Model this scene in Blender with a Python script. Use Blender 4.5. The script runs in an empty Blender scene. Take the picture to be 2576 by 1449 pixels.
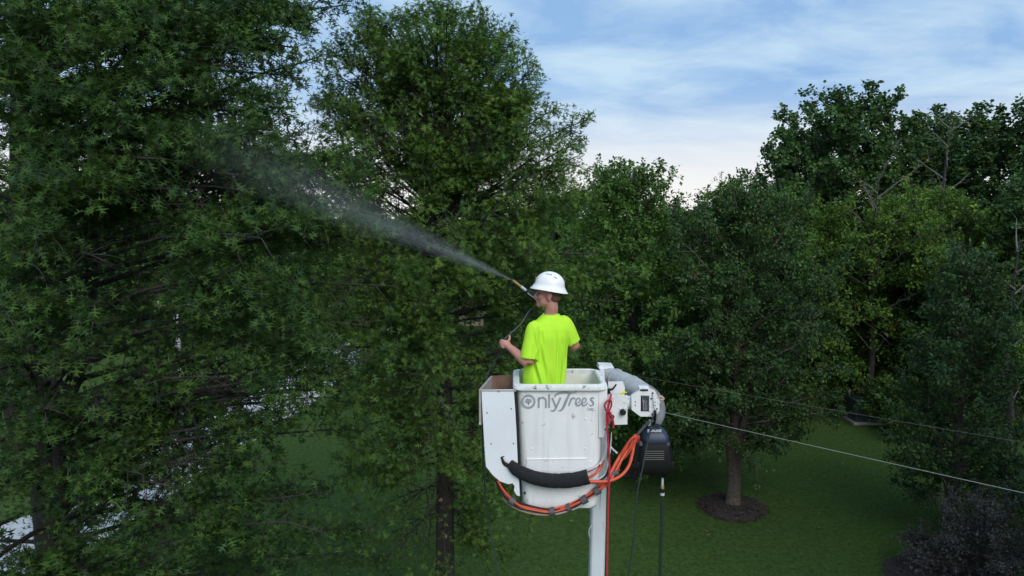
import bpy, bmesh, math, random
import numpy as np
from mathutils import Vector, Matrix

# ------------------------------------------------------------------ camera, sky, sun, exposure
SC = bpy.context.scene
COL = SC.collection
R = math.radians
CAMZ, PITCH, FPX = 9.0, R(5.7), 1860.0
cam_d = bpy.data.cameras.new('camera'); cam = bpy.data.objects.new('camera', cam_d); COL.objects.link(cam)
cam.location = (0, 0, CAMZ); cam.rotation_euler = (R(90) - PITCH, 0, 0)
cam_d.sensor_width = 36; cam_d.lens = 36 * FPX / 2576; cam_d.clip_start = 0.05; cam_d.clip_end = 3000
SC.camera = cam

SUN_EL, SUN_AZ = R(38), R(158)          # azimuth clockwise from +Y (the viewing direction): low glow behind the camera, right
W = bpy.data.worlds.new('World'); SC.world = W; W.use_nodes = True
nt = W.node_tree; nt.nodes.clear()
def N(tree, typ, **kw):
    n = tree.nodes.new(typ)
    for k, v in kw.items():
        if hasattr(n, k): setattr(n, k, v)
        else: n.inputs[k].default_value = v
    return n
def L(tree, a, b): tree.links.new(a, b)
sky = N(nt, 'ShaderNodeTexSky', sky_type='NISHITA', sun_disc=False, sun_elevation=SUN_EL, sun_rotation=SUN_AZ, air_density=1.0, dust_density=0.6, ozone_density=2.5, altitude=200)
tc = N(nt, 'ShaderNodeTexCoord')
sep = N(nt, 'ShaderNodeSeparateXYZ'); L(nt, tc.outputs['Generated'], sep.inputs[0])
den = N(nt, 'ShaderNodeMath', operation='ADD'); L(nt, sep.outputs['Z'], den.inputs[0]); den.inputs[1].default_value = 0.16
den2 = N(nt, 'ShaderNodeMath', operation='MAXIMUM'); L(nt, den.outputs[0], den2.inputs[0]); den2.inputs[1].default_value = 0.1
dx = N(nt, 'ShaderNodeMath', operation='DIVIDE'); L(nt, sep.outputs['X'], dx.inputs[0]); L(nt, den2.outputs[0], dx.inputs[1])
dy = N(nt, 'ShaderNodeMath', operation='DIVIDE'); L(nt, sep.outputs['Y'], dy.inputs[0]); L(nt, den2.outputs[0], dy.inputs[1])
cmb = N(nt, 'ShaderNodeCombineXYZ'); L(nt, dx.outputs[0], cmb.inputs[0]); L(nt, dy.outputs[0], cmb.inputs[1])
mp = N(nt, 'ShaderNodeMapping'); L(nt, cmb.outputs[0], mp.inputs[0]); mp.inputs['Scale'].default_value = (0.95, 1.2, 1); mp.inputs['Rotation'].default_value = (0, 0, R(-24)); mp.inputs['Location'].default_value = (1.9, 0.35, 0)
nz = N(nt, 'ShaderNodeTexNoise'); L(nt, mp.outputs[0], nz.inputs['Vector'])
nz.inputs['Scale'].default_value = 2.0; nz.inputs['Detail'].default_value = 9; nz.inputs['Roughness'].default_value = 0.57; nz.inputs['Distortion'].default_value = 0.35
cr = N(nt, 'ShaderNodeValToRGB'); L(nt, nz.outputs['Fac'], cr.inputs[0])
cr.color_ramp.elements[0].position = 0.37; cr.color_ramp.elements[0].color = (0, 0, 0, 1)
cr.color_ramp.elements[1].position = 0.66; cr.color_ramp.elements[1].color = (1, 1, 1, 1)
# horizon glow band of the cloud deck (all round)
hz = N(nt, 'ShaderNodeMapRange'); L(nt, sep.outputs['Z'], hz.inputs['Value'])
hz.inputs['From Min'].default_value = 0.02; hz.inputs['From Max'].default_value = 0.17; hz.inputs['To Min'].default_value = 1.0; hz.inputs['To Max'].default_value = 0.0
hz.interpolation_type = 'SMOOTHSTEP'
SKY_GAIN = (1.0, 1.0, 1.0, 1)
blue = N(nt, 'ShaderNodeMix', data_type='RGBA', blend_type='MIX'); blue.inputs[0].default_value = 0.92
L(nt, sky.outputs[0], blue.inputs[6]); blue.inputs[7].default_value = (1.6, 2.7, 4.4, 1)        # thin high veil of cloud, blue-grey at dusk
m1 = N(nt, 'ShaderNodeMix', data_type='RGBA', blend_type='MIX'); L(nt, cr.outputs[0], m1.inputs[0]); L(nt, blue.outputs[2], m1.inputs[6]); m1.inputs[7].default_value = (3.2, 4.25, 5.2, 1)
m2 = N(nt, 'ShaderNodeMix', data_type='RGBA', blend_type='MIX'); L(nt, hz.outputs[0], m2.inputs[0]); L(nt, m1.outputs[2], m2.inputs[6]); m2.inputs[7].default_value = (5.3, 5.25, 5.2, 1)
bg = N(nt, 'ShaderNodeBackground'); L(nt, m2.outputs[2], bg.inputs['Color']); bg.inputs['Strength'].default_value = 0.103
wo = N(nt, 'ShaderNodeOutputWorld'); L(nt, bg.outputs[0], wo.inputs[0])

sd = bpy.data.lights.new('sun', 'SUN'); so = bpy.data.objects.new('sun', sd); COL.objects.link(so)
sd.energy = 1.5; sd.angle = R(42); sd.color = (1.0, 0.975, 0.94)
sdir = Vector((math.sin(SUN_AZ) * math.cos(SUN_EL), math.cos(SUN_AZ) * math.cos(SUN_EL), math.sin(SUN_EL)))
so.rotation_euler = sdir.to_track_quat('Z', 'Y').to_euler(); so.location = (8, -20, 30)

SC.view_settings.view_transform = 'Standard'; SC.view_settings.look = 'None'; SC.view_settings.gamma = 1; SC.view_settings.use_curve_mapping = False
SC.view_settings.exposure = 0.8
SC.render.engine = 'CYCLES'
cy = SC.cycles
cy.max_bounces = 6; cy.diffuse_bounces = 3; cy.glossy_bounces = 2; cy.transmission_bounces = 4; cy.volume_bounces = 0; cy.transparent_max_bounces = 8
cy.caustics_reflective = False; cy.caustics_refractive = False; cy.sample_clamp_indirect = 4
cy.use_denoising = True
try: cy.denoiser = 'OPENIMAGEDENOISE'
except Exception: pass
cy.use_adaptive_sampling = True; cy.adaptive_threshold = 0.02

# ------------------------------------------------------------------ helpers
def at(px, py, Y):
    """a point of the place seen at pixel (px, py) of a 2576 wide picture, Y metres ahead"""
    u = (px - 1288) / FPX; v = (724.5 - py) / FPX
    s = Y / (math.cos(PITCH) + v * math.sin(PITCH))
    return Vector((u * s, Y, CAMZ + (-math.sin(PITCH) + v * math.cos(PITCH)) * s))
def ground_at(px, py, z=0.0):
    u = (px - 1288) / FPX; v = (724.5 - py) / FPX
    dz = -math.sin(PITCH) + v * math.cos(PITCH); s = (z - CAMZ) / dz
    return Vector((u * s, (math.cos(PITCH) + v * math.sin(PITCH)) * s, z))

def make_mat(name, col, rough=0.7, col2=None, scale=20.0, lo=0.35, hi=0.7, bump=0.0, bscale=None, metal=0.0, spec=0.5, detail=6.0, dirt=None, dscale=8.0, dlo=0.6, dhi=0.75, coat=0.0, streak=None):
    m = bpy.data.materials.new(name); m.use_nodes = True; t = m.node_tree
    b = t.nodes['Principled BSDF']; b.inputs['Roughness'].default_value = rough; b.inputs['Metallic'].default_value = metal
    b.inputs['Specular IOR Level'].default_value = spec
    b.inputs['Coat Weight'].default_value = coat
    c = N(t, 'ShaderNodeTexCoord')
    def noise(sc, det=detail):
        n = N(t, 'ShaderNodeTexNoise'); L(t, c.outputs['Object'], n.inputs['Vector']); n.inputs['Scale'].default_value = sc; n.inputs['Detail'].default_value = det; n.inputs['Roughness'].default_value = 0.6
        return n
    out = None
    rgb = lambda q: (q[0], q[1], q[2], 1)
    if col2 is not None:
        n = noise(scale); r = N(t, 'ShaderNodeMapRange'); L(t, n.outputs['Fac'], r.inputs[0]); r.inputs[1].default_value = lo; r.inputs[2].default_value = hi
        mx = N(t, 'ShaderNodeMix', data_type='RGBA'); L(t, r.outputs[0], mx.inputs[0]); mx.inputs[6].default_value = rgb(col); mx.inputs[7].default_value = rgb(col2); out = mx.outputs[2]
    if dirt is not None:
        n = noise(dscale, 10); r = N(t, 'ShaderNodeMapRange'); L(t, n.outputs['Fac'], r.inputs[0]); r.inputs[1].default_value = dlo; r.inputs[2].default_value = dhi
        mx = N(t, 'ShaderNodeMix', data_type='RGBA'); L(t, r.outputs[0], mx.inputs[0])
        if out is not None: L(t, out, mx.inputs[6])
        else: mx.inputs[6].default_value = rgb(col)
        mx.inputs[7].default_value = rgb(dirt); out = mx.outputs[2]
    if streak is not None:
        mpp = N(t, 'ShaderNodeMapping'); L(t, c.outputs['Object'], mpp.inputs[0]); mpp.inputs['Scale'].default_value = (19, 19, 1.6)
        n = N(t, 'ShaderNodeTexNoise'); L(t, mpp.outputs[0], n.inputs['Vector']); n.inputs['Scale'].default_value = 1; n.inputs['Detail'].default_value = 8
        r = N(t, 'ShaderNodeMapRange'); L(t, n.outputs['Fac'], r.inputs[0]); r.inputs[1].default_value = .50; r.inputs[2].default_value = .78; r.inputs[4].default_value = .75
        mx = N(t, 'ShaderNodeMix', data_type='RGBA'); L(t, r.outputs[0], mx.inputs[0])
        if out is not None: L(t, out, mx.inputs[6])
        else: mx.inputs[6].default_value = rgb(col)
        mx.inputs[7].default_value = rgb(streak); out = mx.outputs[2]
    if out is not None: L(t, out, b.inputs['Base Color'])
    else: b.inputs['Base Color'].default_value = rgb(col)
    if bump:
        n = noise(bscale or scale); bp = N(t, 'ShaderNodeBump'); bp.inputs['Strength'].default_value = bump; bp.inputs['Distance'].default_value = 0.02
        L(t, n.outputs['Fac'], bp.inputs['Height']); L(t, bp.outputs[0], b.inputs['Normal'])
    return m

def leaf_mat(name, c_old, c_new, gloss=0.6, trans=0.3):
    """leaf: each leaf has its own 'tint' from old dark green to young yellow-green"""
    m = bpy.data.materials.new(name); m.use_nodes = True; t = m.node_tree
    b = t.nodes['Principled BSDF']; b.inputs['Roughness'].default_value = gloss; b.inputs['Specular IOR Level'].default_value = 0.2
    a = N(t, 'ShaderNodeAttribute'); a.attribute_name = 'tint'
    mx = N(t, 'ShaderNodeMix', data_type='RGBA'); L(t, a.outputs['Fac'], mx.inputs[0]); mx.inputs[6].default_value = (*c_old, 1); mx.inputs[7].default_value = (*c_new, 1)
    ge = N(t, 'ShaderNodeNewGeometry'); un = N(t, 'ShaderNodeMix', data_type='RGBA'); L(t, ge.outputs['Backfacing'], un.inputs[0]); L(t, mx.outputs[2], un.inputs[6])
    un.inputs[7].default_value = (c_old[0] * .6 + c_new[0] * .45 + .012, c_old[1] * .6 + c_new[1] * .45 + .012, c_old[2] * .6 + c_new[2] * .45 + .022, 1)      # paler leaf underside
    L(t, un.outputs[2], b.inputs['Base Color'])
    tr = N(t, 'ShaderNodeBsdfTranslucent'); g = N(t, 'ShaderNodeMix', data_type='RGBA', blend_type='MULTIPLY'); g.inputs[0].default_value = 1
    L(t, mx.outputs[2], g.inputs[6]); g.inputs[7].default_value = (1.25, 1.35, 0.6, 1); L(t, g.outputs[2], tr.inputs[0])
    ms = N(t, 'ShaderNodeMixShader'); ms.inputs[0].default_value = trans; L(t, b.outputs[0], ms.inputs[1]); L(t, tr.outputs[0], ms.inputs[2])
    L(t, ms.outputs[0], t.nodes['Material Output'].inputs[0])
    return m

ORG = {}                                     # root location of every thing, so that parts can be built in world coordinates
def org(o): return ORG.get(o.name, Vector((0, 0, 0))) if o is not None else Vector((0, 0, 0))
def tag(o, label=None, cat=None, group=None, kind=None):
    if label: o['label'] = label
    if cat: o['category'] = cat
    if group: o['group'] = group
    if kind: o['kind'] = kind
    return o
def thing(name, loc, label, cat, group=None):
    o = bpy.data.objects.new(name, None); COL.objects.link(o); o.location = loc; o.empty_display_size = 0.2
    ORG[o.name] = Vector(loc)
    return tag(o, label, cat, group)
def link_mesh(name, me, mat, parent=None, loc=None, smooth=False):
    o = bpy.data.objects.new(name, me); COL.objects.link(o)
    if mat is not None and not me.materials: me.materials.append(mat)
    if parent is not None:
        o.parent = parent; ORG[o.name] = org(parent)
    elif loc is not None:
        o.location = loc; ORG[o.name] = Vector(loc)
    if smooth: me.polygons.foreach_set('use_smooth', [True] * len(me.polygons))
    return o

def catmull(pts, n=6):
    P = [Vector(p) for p in pts]
    if len(P) < 3: return P
    P = [2 * P[0] - P[1]] + P + [2 * P[-1] - P[-2]]
    out = []
    for i in range(1, len(P) - 2):
        for k in range(n):
            t = k / n; a, b, c, d = P[i - 1], P[i], P[i + 1], P[i + 2]
            out.append(0.5 * ((2 * b) + (c - a) * t + (2 * a - 5 * b + 4 * c - d) * t * t + (3 * b - a - 3 * c + d) * t ** 3))
    out.append(P[-2])
    return out

class MB:
    """collects shapes (world coordinates) and links them as one mesh object"""
    def __init__(s): s.v = []; s.f = []
    def add(s, vs, fs):
        o = len(s.v); s.v += [Vector(v) for v in vs]; s.f += [tuple(i + o for i in f) for f in fs]; return s
    def box(s, c, d, rot=None, b=0.0):
        bm = bmesh.new(); bmesh.ops.create_cube(bm, size=1)
        for v in bm.verts: v.co = Vector((v.co.x * d[0], v.co.y * d[1], v.co.z * d[2]))
        if b: bmesh.ops.bevel(bm, geom=list(bm.edges), offset=b, segments=2, profile=0.6, affect='EDGES')
        bm.verts.index_update()
        M = (rot.to_4x4() if rot is not None else Matrix())
        s.add([M @ v.co + Vector(c) for v in bm.verts], [[v.index for v in f.verts] for f in bm.faces]); bm.free(); return s
    def tube(s, pts, r, n=8, smooth=True, caps=True, sub=6):
        P = catmull(pts, sub) if smooth and len(pts) > 2 else [Vector(p) for p in pts]
        m = len(P); rs = r if hasattr(r, '__len__') else [r, r]
        up = None; vs = []; fs = []
        for i, p in enumerate(P):
            d = (P[min(i + 1, m - 1)] - P[max(i - 1, 0)]).normalized()
            if up is None: up = d.orthogonal().normalized()
            up = (up - d * up.dot(d)).normalized(); sd_ = d.cross(up)
            q = i / (m - 1) * (len(rs) - 1); k = min(int(q), len(rs) - 2); rr = rs[k] + (rs[k + 1] - rs[k]) * (q - k)
            for j in range(n):
                a = 2 * math.pi * j / n; vs.append(p + (up * math.cos(a) + sd_ * math.sin(a)) * rr)
        for i in range(m - 1):
            for j in range(n):
                a = i * n + j; b = i * n + (j + 1) % n; fs.append((a, b, b + n, a + n))
        if caps: fs.append(tuple(range(n - 1, -1, -1))); fs.append(tuple((m - 1) * n + j for j in range(n)))
        return s.add(vs, fs)
    def loft(s, rings, cap0=True, cap1=True):
        n = len(rings[0]); vs = [v for r in rings for v in r]; fs = []
        for i in range(len(rings) - 1):
            for j in range(n):
                a = i * n + j; b = i * n + (j + 1) % n; fs.append((a, b, b + n, a + n))
        if cap0: fs.append(tuple(range(n - 1, -1, -1)))
        if cap1: fs.append(tuple((len(rings) - 1) * n + j for j in range(n)))
        return s.add(vs, fs)
    def prism(s, poly, nrm):
        n = len(poly); a = [Vector(p) for p in poly]; d = Vector(nrm)
        vs = a + [p + d for p in a]; fs = [tuple(range(n)), tuple(range(2 * n - 1, n - 1, -1))]
        for j in range(n): k = (j + 1) % n; fs.append((j, j + n, k + n, k))
        return s.add(vs, fs)
    def ball(s, c, r, rot=None, seg=14, rings=9):
        r = r if hasattr(r, '__len__') else (r, r, r); M = rot.to_3x3() if rot is not None else Matrix.Identity(3)
        vs = [Vector((0, 0, 1))]
        for i in range(1, rings):
            t = math.pi * i / rings
            for j in range(seg):
                a = 2 * math.pi * j / seg; vs.append(Vector((math.sin(t) * math.cos(a), math.sin(t) * math.sin(a), math.cos(t))))
        vs.append(Vector((0, 0, -1))); fs = []
        for j in range(seg): fs.append((0, 1 + j, 1 + (j + 1) % seg))
        for i in range(rings - 2):
            for j in range(seg):
                a = 1 + i * seg + j; b = 1 + i * seg + (j + 1) % seg; fs.append((a, a + seg, b + seg, b))
        e = len(vs) - 1; o = 1 + (rings - 2) * seg
        for j in range(seg): fs.append((e, o + (j + 1) % seg, o + j))
        return s.add([M @ Vector((v.x * r[0], v.y * r[1], v.z * r[2])) + Vector(c) for v in vs], fs)
    def build(s, name, mat, parent=None, smooth=True, loc=None, auto=35):
        o0 = org(parent) if parent is not None else (Vector(loc) if loc is not None else Vector((0, 0, 0)))
        me = bpy.data.meshes.new(name); me.from_pydata([v - o0 for v in s.v], [], s.f); me.update()
        bm = bmesh.new(); bm.from_mesh(me); bmesh.ops.recalc_face_normals(bm, faces=bm.faces); bm.to_mesh(me); bm.free()
        o = link_mesh(name, me, mat, parent, loc, smooth)
        if smooth and auto: me.set_sharp_from_angle(angle=R(auto))
        return o
def remesh(o, voxel, smooth_it=4, fac=0.5):
    m = o.modifiers.new('r', 'REMESH'); m.mode = 'VOXEL'; m.voxel_size = voxel
    s_ = o.modifiers.new('s', 'SMOOTH'); s_.iterations = smooth_it; s_.factor = fac
    dg = bpy.context.evaluated_depsgraph_get(); dg.update()
    me = bpy.data.meshes.new_from_object(o.evaluated_get(dg))
    mats = list(o.data.materials); o.modifiers.clear(); o.data = me
    me.materials.clear()
    for q in mats: me.materials.append(q)
    me.polygons.foreach_set('use_smooth', [True] * len(me.polygons)); return o

# ------------------------------------------------------------------ materials
M = {}
M['lawn'] = make_mat('lawn_grass', (0.024, 0.052, 0.011), 0.9, (0.068, 0.118, 0.022), 7.0, 0.3, 0.75, bump=1.0, bscale=26, detail=10, spec=0.15, dirt=(0.05, 0.06, 0.022), dscale=3.1, dlo=0.6, dhi=0.85)
M['concrete'] = make_mat('concrete', (0.42, 0.42, 0.42), 0.85, (0.52, 0.52, 0.51), 3, dirt=(0.3, 0.3, 0.3), dscale=0.7)
M['asph'] = make_mat('driveway_asphalt', (0.05, 0.05, 0.05), 0.9, (0.07, 0.07, 0.07), 8)
M['mulch'] = make_mat('bark_mulch', (0.018, 0.013, 0.011), 0.95, (0.048, 0.037, 0.032), 34, bump=1.0, bscale=40)
M['bark'] = make_mat('oak_bark', (0.022, 0.019, 0.017), 0.95, (0.055, 0.048, 0.042), 14, bump=0.9, bscale=22)
M['bark_pale'] = make_mat('pear_bark', (0.07, 0.055, 0.042), 0.95, (0.15, 0.12, 0.09), 12, bump=0.8, bscale=20)
M['dead'] = make_mat('dead_wood', (0.085, 0.078, 0.07), 0.95, (0.17, 0.155, 0.14), 9)
M['cut'] = make_mat('cut_wood', (0.35, 0.27, 0.17), 0.9, (0.25, 0.18, 0.11), 30)
M['oakleaf'] = leaf_mat('oak_leaf', (0.019, 0.053, 0.016), (0.074, 0.142, 0.025))
M['oakleaf2'] = leaf_mat('oak_leaf_bright', (0.042, 0.102, 0.022), (0.125, 0.21, 0.030))
M['pearleaf'] = leaf_mat('pear_leaf', (0.033, 0.078, 0.024), (0.078, 0.145, 0.034), 0.4, 0.2)
M['mapleleaf'] = leaf_mat('maple_leaf', (0.036, 0.084, 0.026), (0.090, 0.158, 0.034), 0.5, 0.2)
M['lightleaf'] = leaf_mat('light_leaf', (0.050, 0.118, 0.025), (0.13, 0.225, 0.034), 0.5, 0.28)
M['yellowleaf'] = leaf_mat('yellowing_leaf', (0.09, 0.11, 0.014), (0.22, 0.19, 0.02), 0.5, 0.3)
M['greyleaf'] = leaf_mat('grey_purple_leaf', (0.065, 0.057, 0.053), (0.13, 0.117, 0.108), 0.6, 0.15)
M['white'] = make_mat('white_gelcoat', (0.78, 0.785, 0.79), 0.42, (0.72, 0.72, 0.71), 4, 0.42, 0.72, dirt=(0.34, 0.325, 0.30), dscale=13, dlo=0.62, dhi=0.72, streak=(0.64, 0.63, 0.605), bump=0.05, bscale=60)
M['white_in'] = make_mat('aged_white_inside', (0.74, 0.74, 0.68), 0.5, (0.62, 0.62, 0.48), 4, dirt=(0.45, 0.43, 0.32), dscale=7, dlo=0.6, dhi=0.8)
M['rim'] = make_mat('chipped_white_rim', (0.74, 0.74, 0.73), 0.5, (0.62, 0.61, 0.58), 12, dirt=(0.13, 0.12, 0.11), dscale=22, dlo=0.60, dhi=0.66)
M['panel'] = make_mat('white_painted_plywood', (0.72, 0.74, 0.78), 0.5, (0.66, 0.68, 0.72), 3, dirt=(0.42, 0.41, 0.40), dscale=14, dlo=0.64, dhi=0.76)
M['ply'] = make_mat('bare_brown_plywood', (0.16, 0.085, 0.06), 0.85, (0.26, 0.15, 0.10), 9, dirt=(0.4, 0.36, 0.33), dscale=14, dlo=0.64, dhi=0.74)
M['plyg'] = make_mat('weathered_grey_plywood', (0.26, 0.225, 0.20), 0.9, (0.38, 0.34, 0.32), 8, dirt=(0.62, 0.6, 0.58), dscale=11, dlo=0.6, dhi=0.72)
M['letter'] = make_mat('grey_lettering', (0.27, 0.29, 0.31), 0.6, (0.32, 0.34, 0.36), 30)
M['boom'] = make_mat('boom_grey_white', (0.58, 0.62, 0.65), 0.45, (0.50, 0.54, 0.57), 3, dirt=(0.33, 0.34, 0.34), dscale=12, dlo=0.66, dhi=0.8)
M['black'] = make_mat('black_fabric', (0.007, 0.007, 0.009), 0.95, (0.016, 0.016, 0.018), 40, bump=0.7, bscale=90)
M['rubber'] = make_mat('black_rubber', (0.010, 0.011, 0.012), 0.6, spec=0.3)
M['tape'] = make_mat('grey_tape', (0.06, 0.065, 0.075), 0.6, (0.10, 0.10, 0.11), 40)
M['orange'] = make_mat('orange_hose', (0.62, 0.085, 0.03), 0.5, (0.50, 0.06, 0.03), 18, dirt=(0.45, 0.2, 0.15), dscale=20, dlo=0.62, dhi=0.8)
M['tan'] = make_mat('tan_hose', (0.42, 0.32, 0.24), 0.6, (0.28, 0.19, 0.13), 20)
M['whitehose'] = make_mat('white_grey_hose', (0.55, 0.56, 0.57), 0.5, (0.36, 0.36, 0.37), 16)
M['redrope'] = make_mat('red_rope', (0.52, 0.03, 0.055), 0.85, (0.40, 0.02, 0.04), 120, bump=0.6, bscale=160)
M['canvas'] = make_mat('grey_canvas_cover', (0.33, 0.345, 0.37), 0.85, (0.43, 0.445, 0.46), 7, bump=0.5, bscale=14, dirt=(0.24, 0.24, 0.25), dscale=9)
M['canvas_dk'] = make_mat('dark_grey_canvas', (0.14, 0.145, 0.155), 0.9, (0.22, 0.225, 0.24), 8, bump=0.5, bscale=14)
M['wmetal'] = make_mat('white_painted_steel', (0.74, 0.745, 0.75), 0.4, (0.66, 0.66, 0.66), 6, dirt=(0.36, 0.30, 0.26), dscale=15, dlo=0.60, dhi=0.74)
M['grind'] = make_mat('grimy_steel', (0.30, 0.29, 0.30), 0.55, (0.10, 0.10, 0.10), 24)
M['hole'] = make_mat('dark_opening', (0.012, 0.012, 0.012), 0.9)
M['navy'] = make_mat('navy_plastic', (0.016, 0.028, 0.055), 0.45, (0.022, 0.036, 0.066), 9, spec=0.4)
M['blkplastic'] = make_mat('black_plastic', (0.006, 0.006, 0.007), 0.5, (0.009, 0.009, 0.010), 14, spec=0.25)
M['greyplastic'] = make_mat('grey_slats', (0.10, 0.095, 0.08), 0.6)
M['ltgrey'] = make_mat('light_print', (0.50, 0.53, 0.58), 0.6)
M['brass'] = make_mat('brass', (0.50, 0.40, 0.22), 0.4, metal=0.7)
M['alu'] = make_mat('aluminium', (0.62, 0.64, 0.66), 0.35, metal=0.6)
M['greenhose'] = make_mat('dark_green_hose', (0.012, 0.028, 0.020), 0.5)
M['dkhose'] = make_mat('dark_slate_hose', (0.030, 0.042, 0.048), 0.5)
M['rust'] = make_mat('rusty_brass', (0.24, 0.11, 0.03), 0.5, (0.36, 0.27, 0.13), 40)
M['skin'] = make_mat('skin', (0.44, 0.20, 0.155), 0.55, (0.50, 0.25, 0.20), 26, dirt=(0.42, 0.135, 0.115), dscale=9, dlo=0.48, dhi=0.72)
M['hair'] = make_mat('short_brown_hair', (0.10, 0.055, 0.04), 0.9, (0.17, 0.09, 0.065), 120)
M['eye'] = make_mat('eye', (0.05, 0.03, 0.025), 0.3)
M['lip'] = make_mat('lip', (0.36, 0.12, 0.11), 0.5)
M['trouser'] = make_mat('dark_work_trousers', (0.05, 0.055, 0.07), 0.9)
M['boot'] = make_mat('brown_boots', (0.09, 0.05, 0.03), 0.7)
M['helmet'] = make_mat('white_helmet', (0.80, 0.80, 0.81), 0.3, (0.75, 0.75, 0.76), 6, dirt=(0.5, 0.5, 0.5), dscale=18, dlo=0.66, dhi=0.8)
M['wire'] = make_mat('pale_cable', (0.30, 0.30, 0.28), 0.6)
M['polewood'] = make_mat('weathered_pole_wood', (0.19, 0.155, 0.125), 0.9, (0.28, 0.24, 0.20), 10)
M['greenbox'] = make_mat('green_painted_steel', (0.030, 0.054, 0.049), 0.6, (0.036, 0.062, 0.056), 4)
M['yellow'] = make_mat('yellow_strap', (0.65, 0.62, 0.03), 0.6)
M['siding'] = make_mat('tan_siding', (0.40, 0.31, 0.24), 0.8)
M['roof'] = make_mat('dark_roof', (0.05, 0.04, 0.035), 0.9)
def shirt_mat():
    m = bpy.data.materials.new('hi_vis_shirt'); m.use_nodes = True; t = m.node_tree; b = t.nodes['Principled BSDF']
    b.inputs['Roughness'].default_value = 0.9; b.inputs['Specular IOR Level'].default_value = 0.1
    c = N(t, 'ShaderNodeTexCoord'); n = N(t, 'ShaderNodeTexNoise'); L(t, c.outputs['Object'], n.inputs[0]); n.inputs['Scale'].default_value = 5; n.inputs['Detail'].default_value = 8
    r = N(t, 'ShaderNodeMapRange'); L(t, n.outputs['Fac'], r.inputs[0]); r.inputs[1].default_value = 0.3; r.inputs[2].default_value = 0.8
    mx = N(t, 'ShaderNodeMix', data_type='RGBA'); L(t, r.outputs[0], mx.inputs[0]); mx.inputs[6].default_value = (0.48, 0.82, 0.05, 1); mx.inputs[7].default_value = (0.40, 0.70, 0.04, 1)
    L(t, mx.outputs[2], b.inputs['Base Color'])
    w = N(t, 'ShaderNodeTexNoise'); L(t, c.outputs['Object'], w.inputs[0]); w.inputs['Scale'].default_value = 500
    bp = N(t, 'ShaderNodeBump'); bp.inputs['Strength'].default_value = 0.15; bp.inputs['Distance'].default_value = 0.004; L(t, w.outputs['Fac'], bp.inputs['Height']); L(t, bp.outputs[0], b.inputs['Normal'])
    return m
M['shirt'] = shirt_mat()

# ------------------------------------------------------------------ ground, road
def ground():
    n = 60; rng = np.random.default_rng(3)
    xs = np.concatenate([np.linspace(-900, -70, 8), np.linspace(-60, 60, 61), np.linspace(70, 900, 8)])
    ys = np.concatenate([np.linspace(-300, -20, 5), np.linspace(-10, 110, 61), np.linspace(130, 1500, 8)])
    V = []; F = []
    for y in ys:
        for x in xs:
            V.append((x, y, 0.05 * math.sin(x * 0.21 + 1) * math.sin(y * 0.17) - 0.02))
    w = len(xs)
    for j in range(len(ys) - 1):
        for i in range(w - 1): F.append((j * w + i, j * w + i + 1, (j + 1) * w + i + 1, (j + 1) * w + i))
    me = bpy.data.meshes.new('ground'); me.from_pydata(V, [], F)
    o = link_mesh('ground', me, M['lawn'], smooth=True); tag(o, 'mown green lawn', None, None, 'structure')
    # road: concrete strip running away from the lower left
    path = [(-14.2, 8), (-13.2, 18.5), (-12.2, 27), (-11.0, 38), (-10.2, 50), (-11.0, 70), (-14, 100)]
    P = catmull([(a, b, 0.06) for a, b in path], 6); V = []; F = []
    for i, p in enumerate(P):
        d = (P[min(i + 1, len(P) - 1)] - P[max(i - 1, 0)]).normalized(); s_ = Vector((-d.y, d.x, 0)) * 1.75
        V += [p + s_, p - s_, p + s_ - Vector((0, 0, 0.3)), p - s_ - Vector((0, 0, 0.3))]
    for i in range(len(P) - 1):
        a = i * 4; F += [(a, a + 1, a + 5, a + 4), (a, a + 4, a + 6, a + 2), (a + 1, a + 3, a + 7, a + 5)]
    me = bpy.data.meshes.new('road'); me.from_pydata(V, [], F); tag(link_mesh('road', me, M['concrete']), 'pale concrete road', None, None, 'structure')
ground()

# ------------------------------------------------------------------ trees
OAK = (np.array([[-.012, 0, 0], [.012, 0, 0], [-.03, .28, 0], [.03, .28, 0], [-.04, .52, 0], [.04, .52, 0], [0, 1.0, 0],
                 [-.03, .40, 0], [.03, .40, 0], [-.03, .66, 0], [.03, .66, 0], [-.02, .80, 0], [.02, .80, 0],
                 [-.27, .40, 0], [.27, .40, 0], [-.47, .74, 0], [.47, .74, 0], [-.22, .97, 0], [.22, .97, 0]], float),
       [(0, 1, 3), (0, 3, 2), (2, 3, 5), (2, 5, 4), (4, 5, 6), (2, 7, 13), (8, 3, 14), (4, 9, 15), (10, 5, 16), (9, 11, 17), (12, 10, 18)])
OAK[0][:, 2] = -0.34 * OAK[0][:, 1] ** 2 + 0.3 * np.abs(OAK[0][:, 0])
OAKF = (np.array([[0, 0, 0], [-.035, .45, 0], [.035, .45, 0], [0, 1, 0], [-.03, .62, 0], [.03, .62, 0], [-.45, .70, 0], [.45, .70, 0], [-.26, .36, 0], [.26, .36, 0], [-.02, .25, 0], [.02, .25, 0]], float), [(0, 2, 1), (1, 2, 3), (1, 4, 6), (5, 2, 7), (10, 1, 8), (2, 11, 9)])
OAKF[0][:, 2] = -0.34 * OAKF[0][:, 1] ** 2 + 0.3 * np.abs(OAKF[0][:, 0])
OVAL = (np.array([[0, 0, 0], [-.30, .45, .07], [.30, .45, .07], [0, .5, -.05], [0, 1, -.22]], float), [(0, 3, 1), (0, 2, 3), (1, 3, 4), (3, 2, 4)])
DIAM = (np.array([[0, 0, 0], [-.33, .5, .10], [.33, .5, .10], [0, 1, -.15]], float), [(0, 3, 1), (0, 2, 3)])
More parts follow.
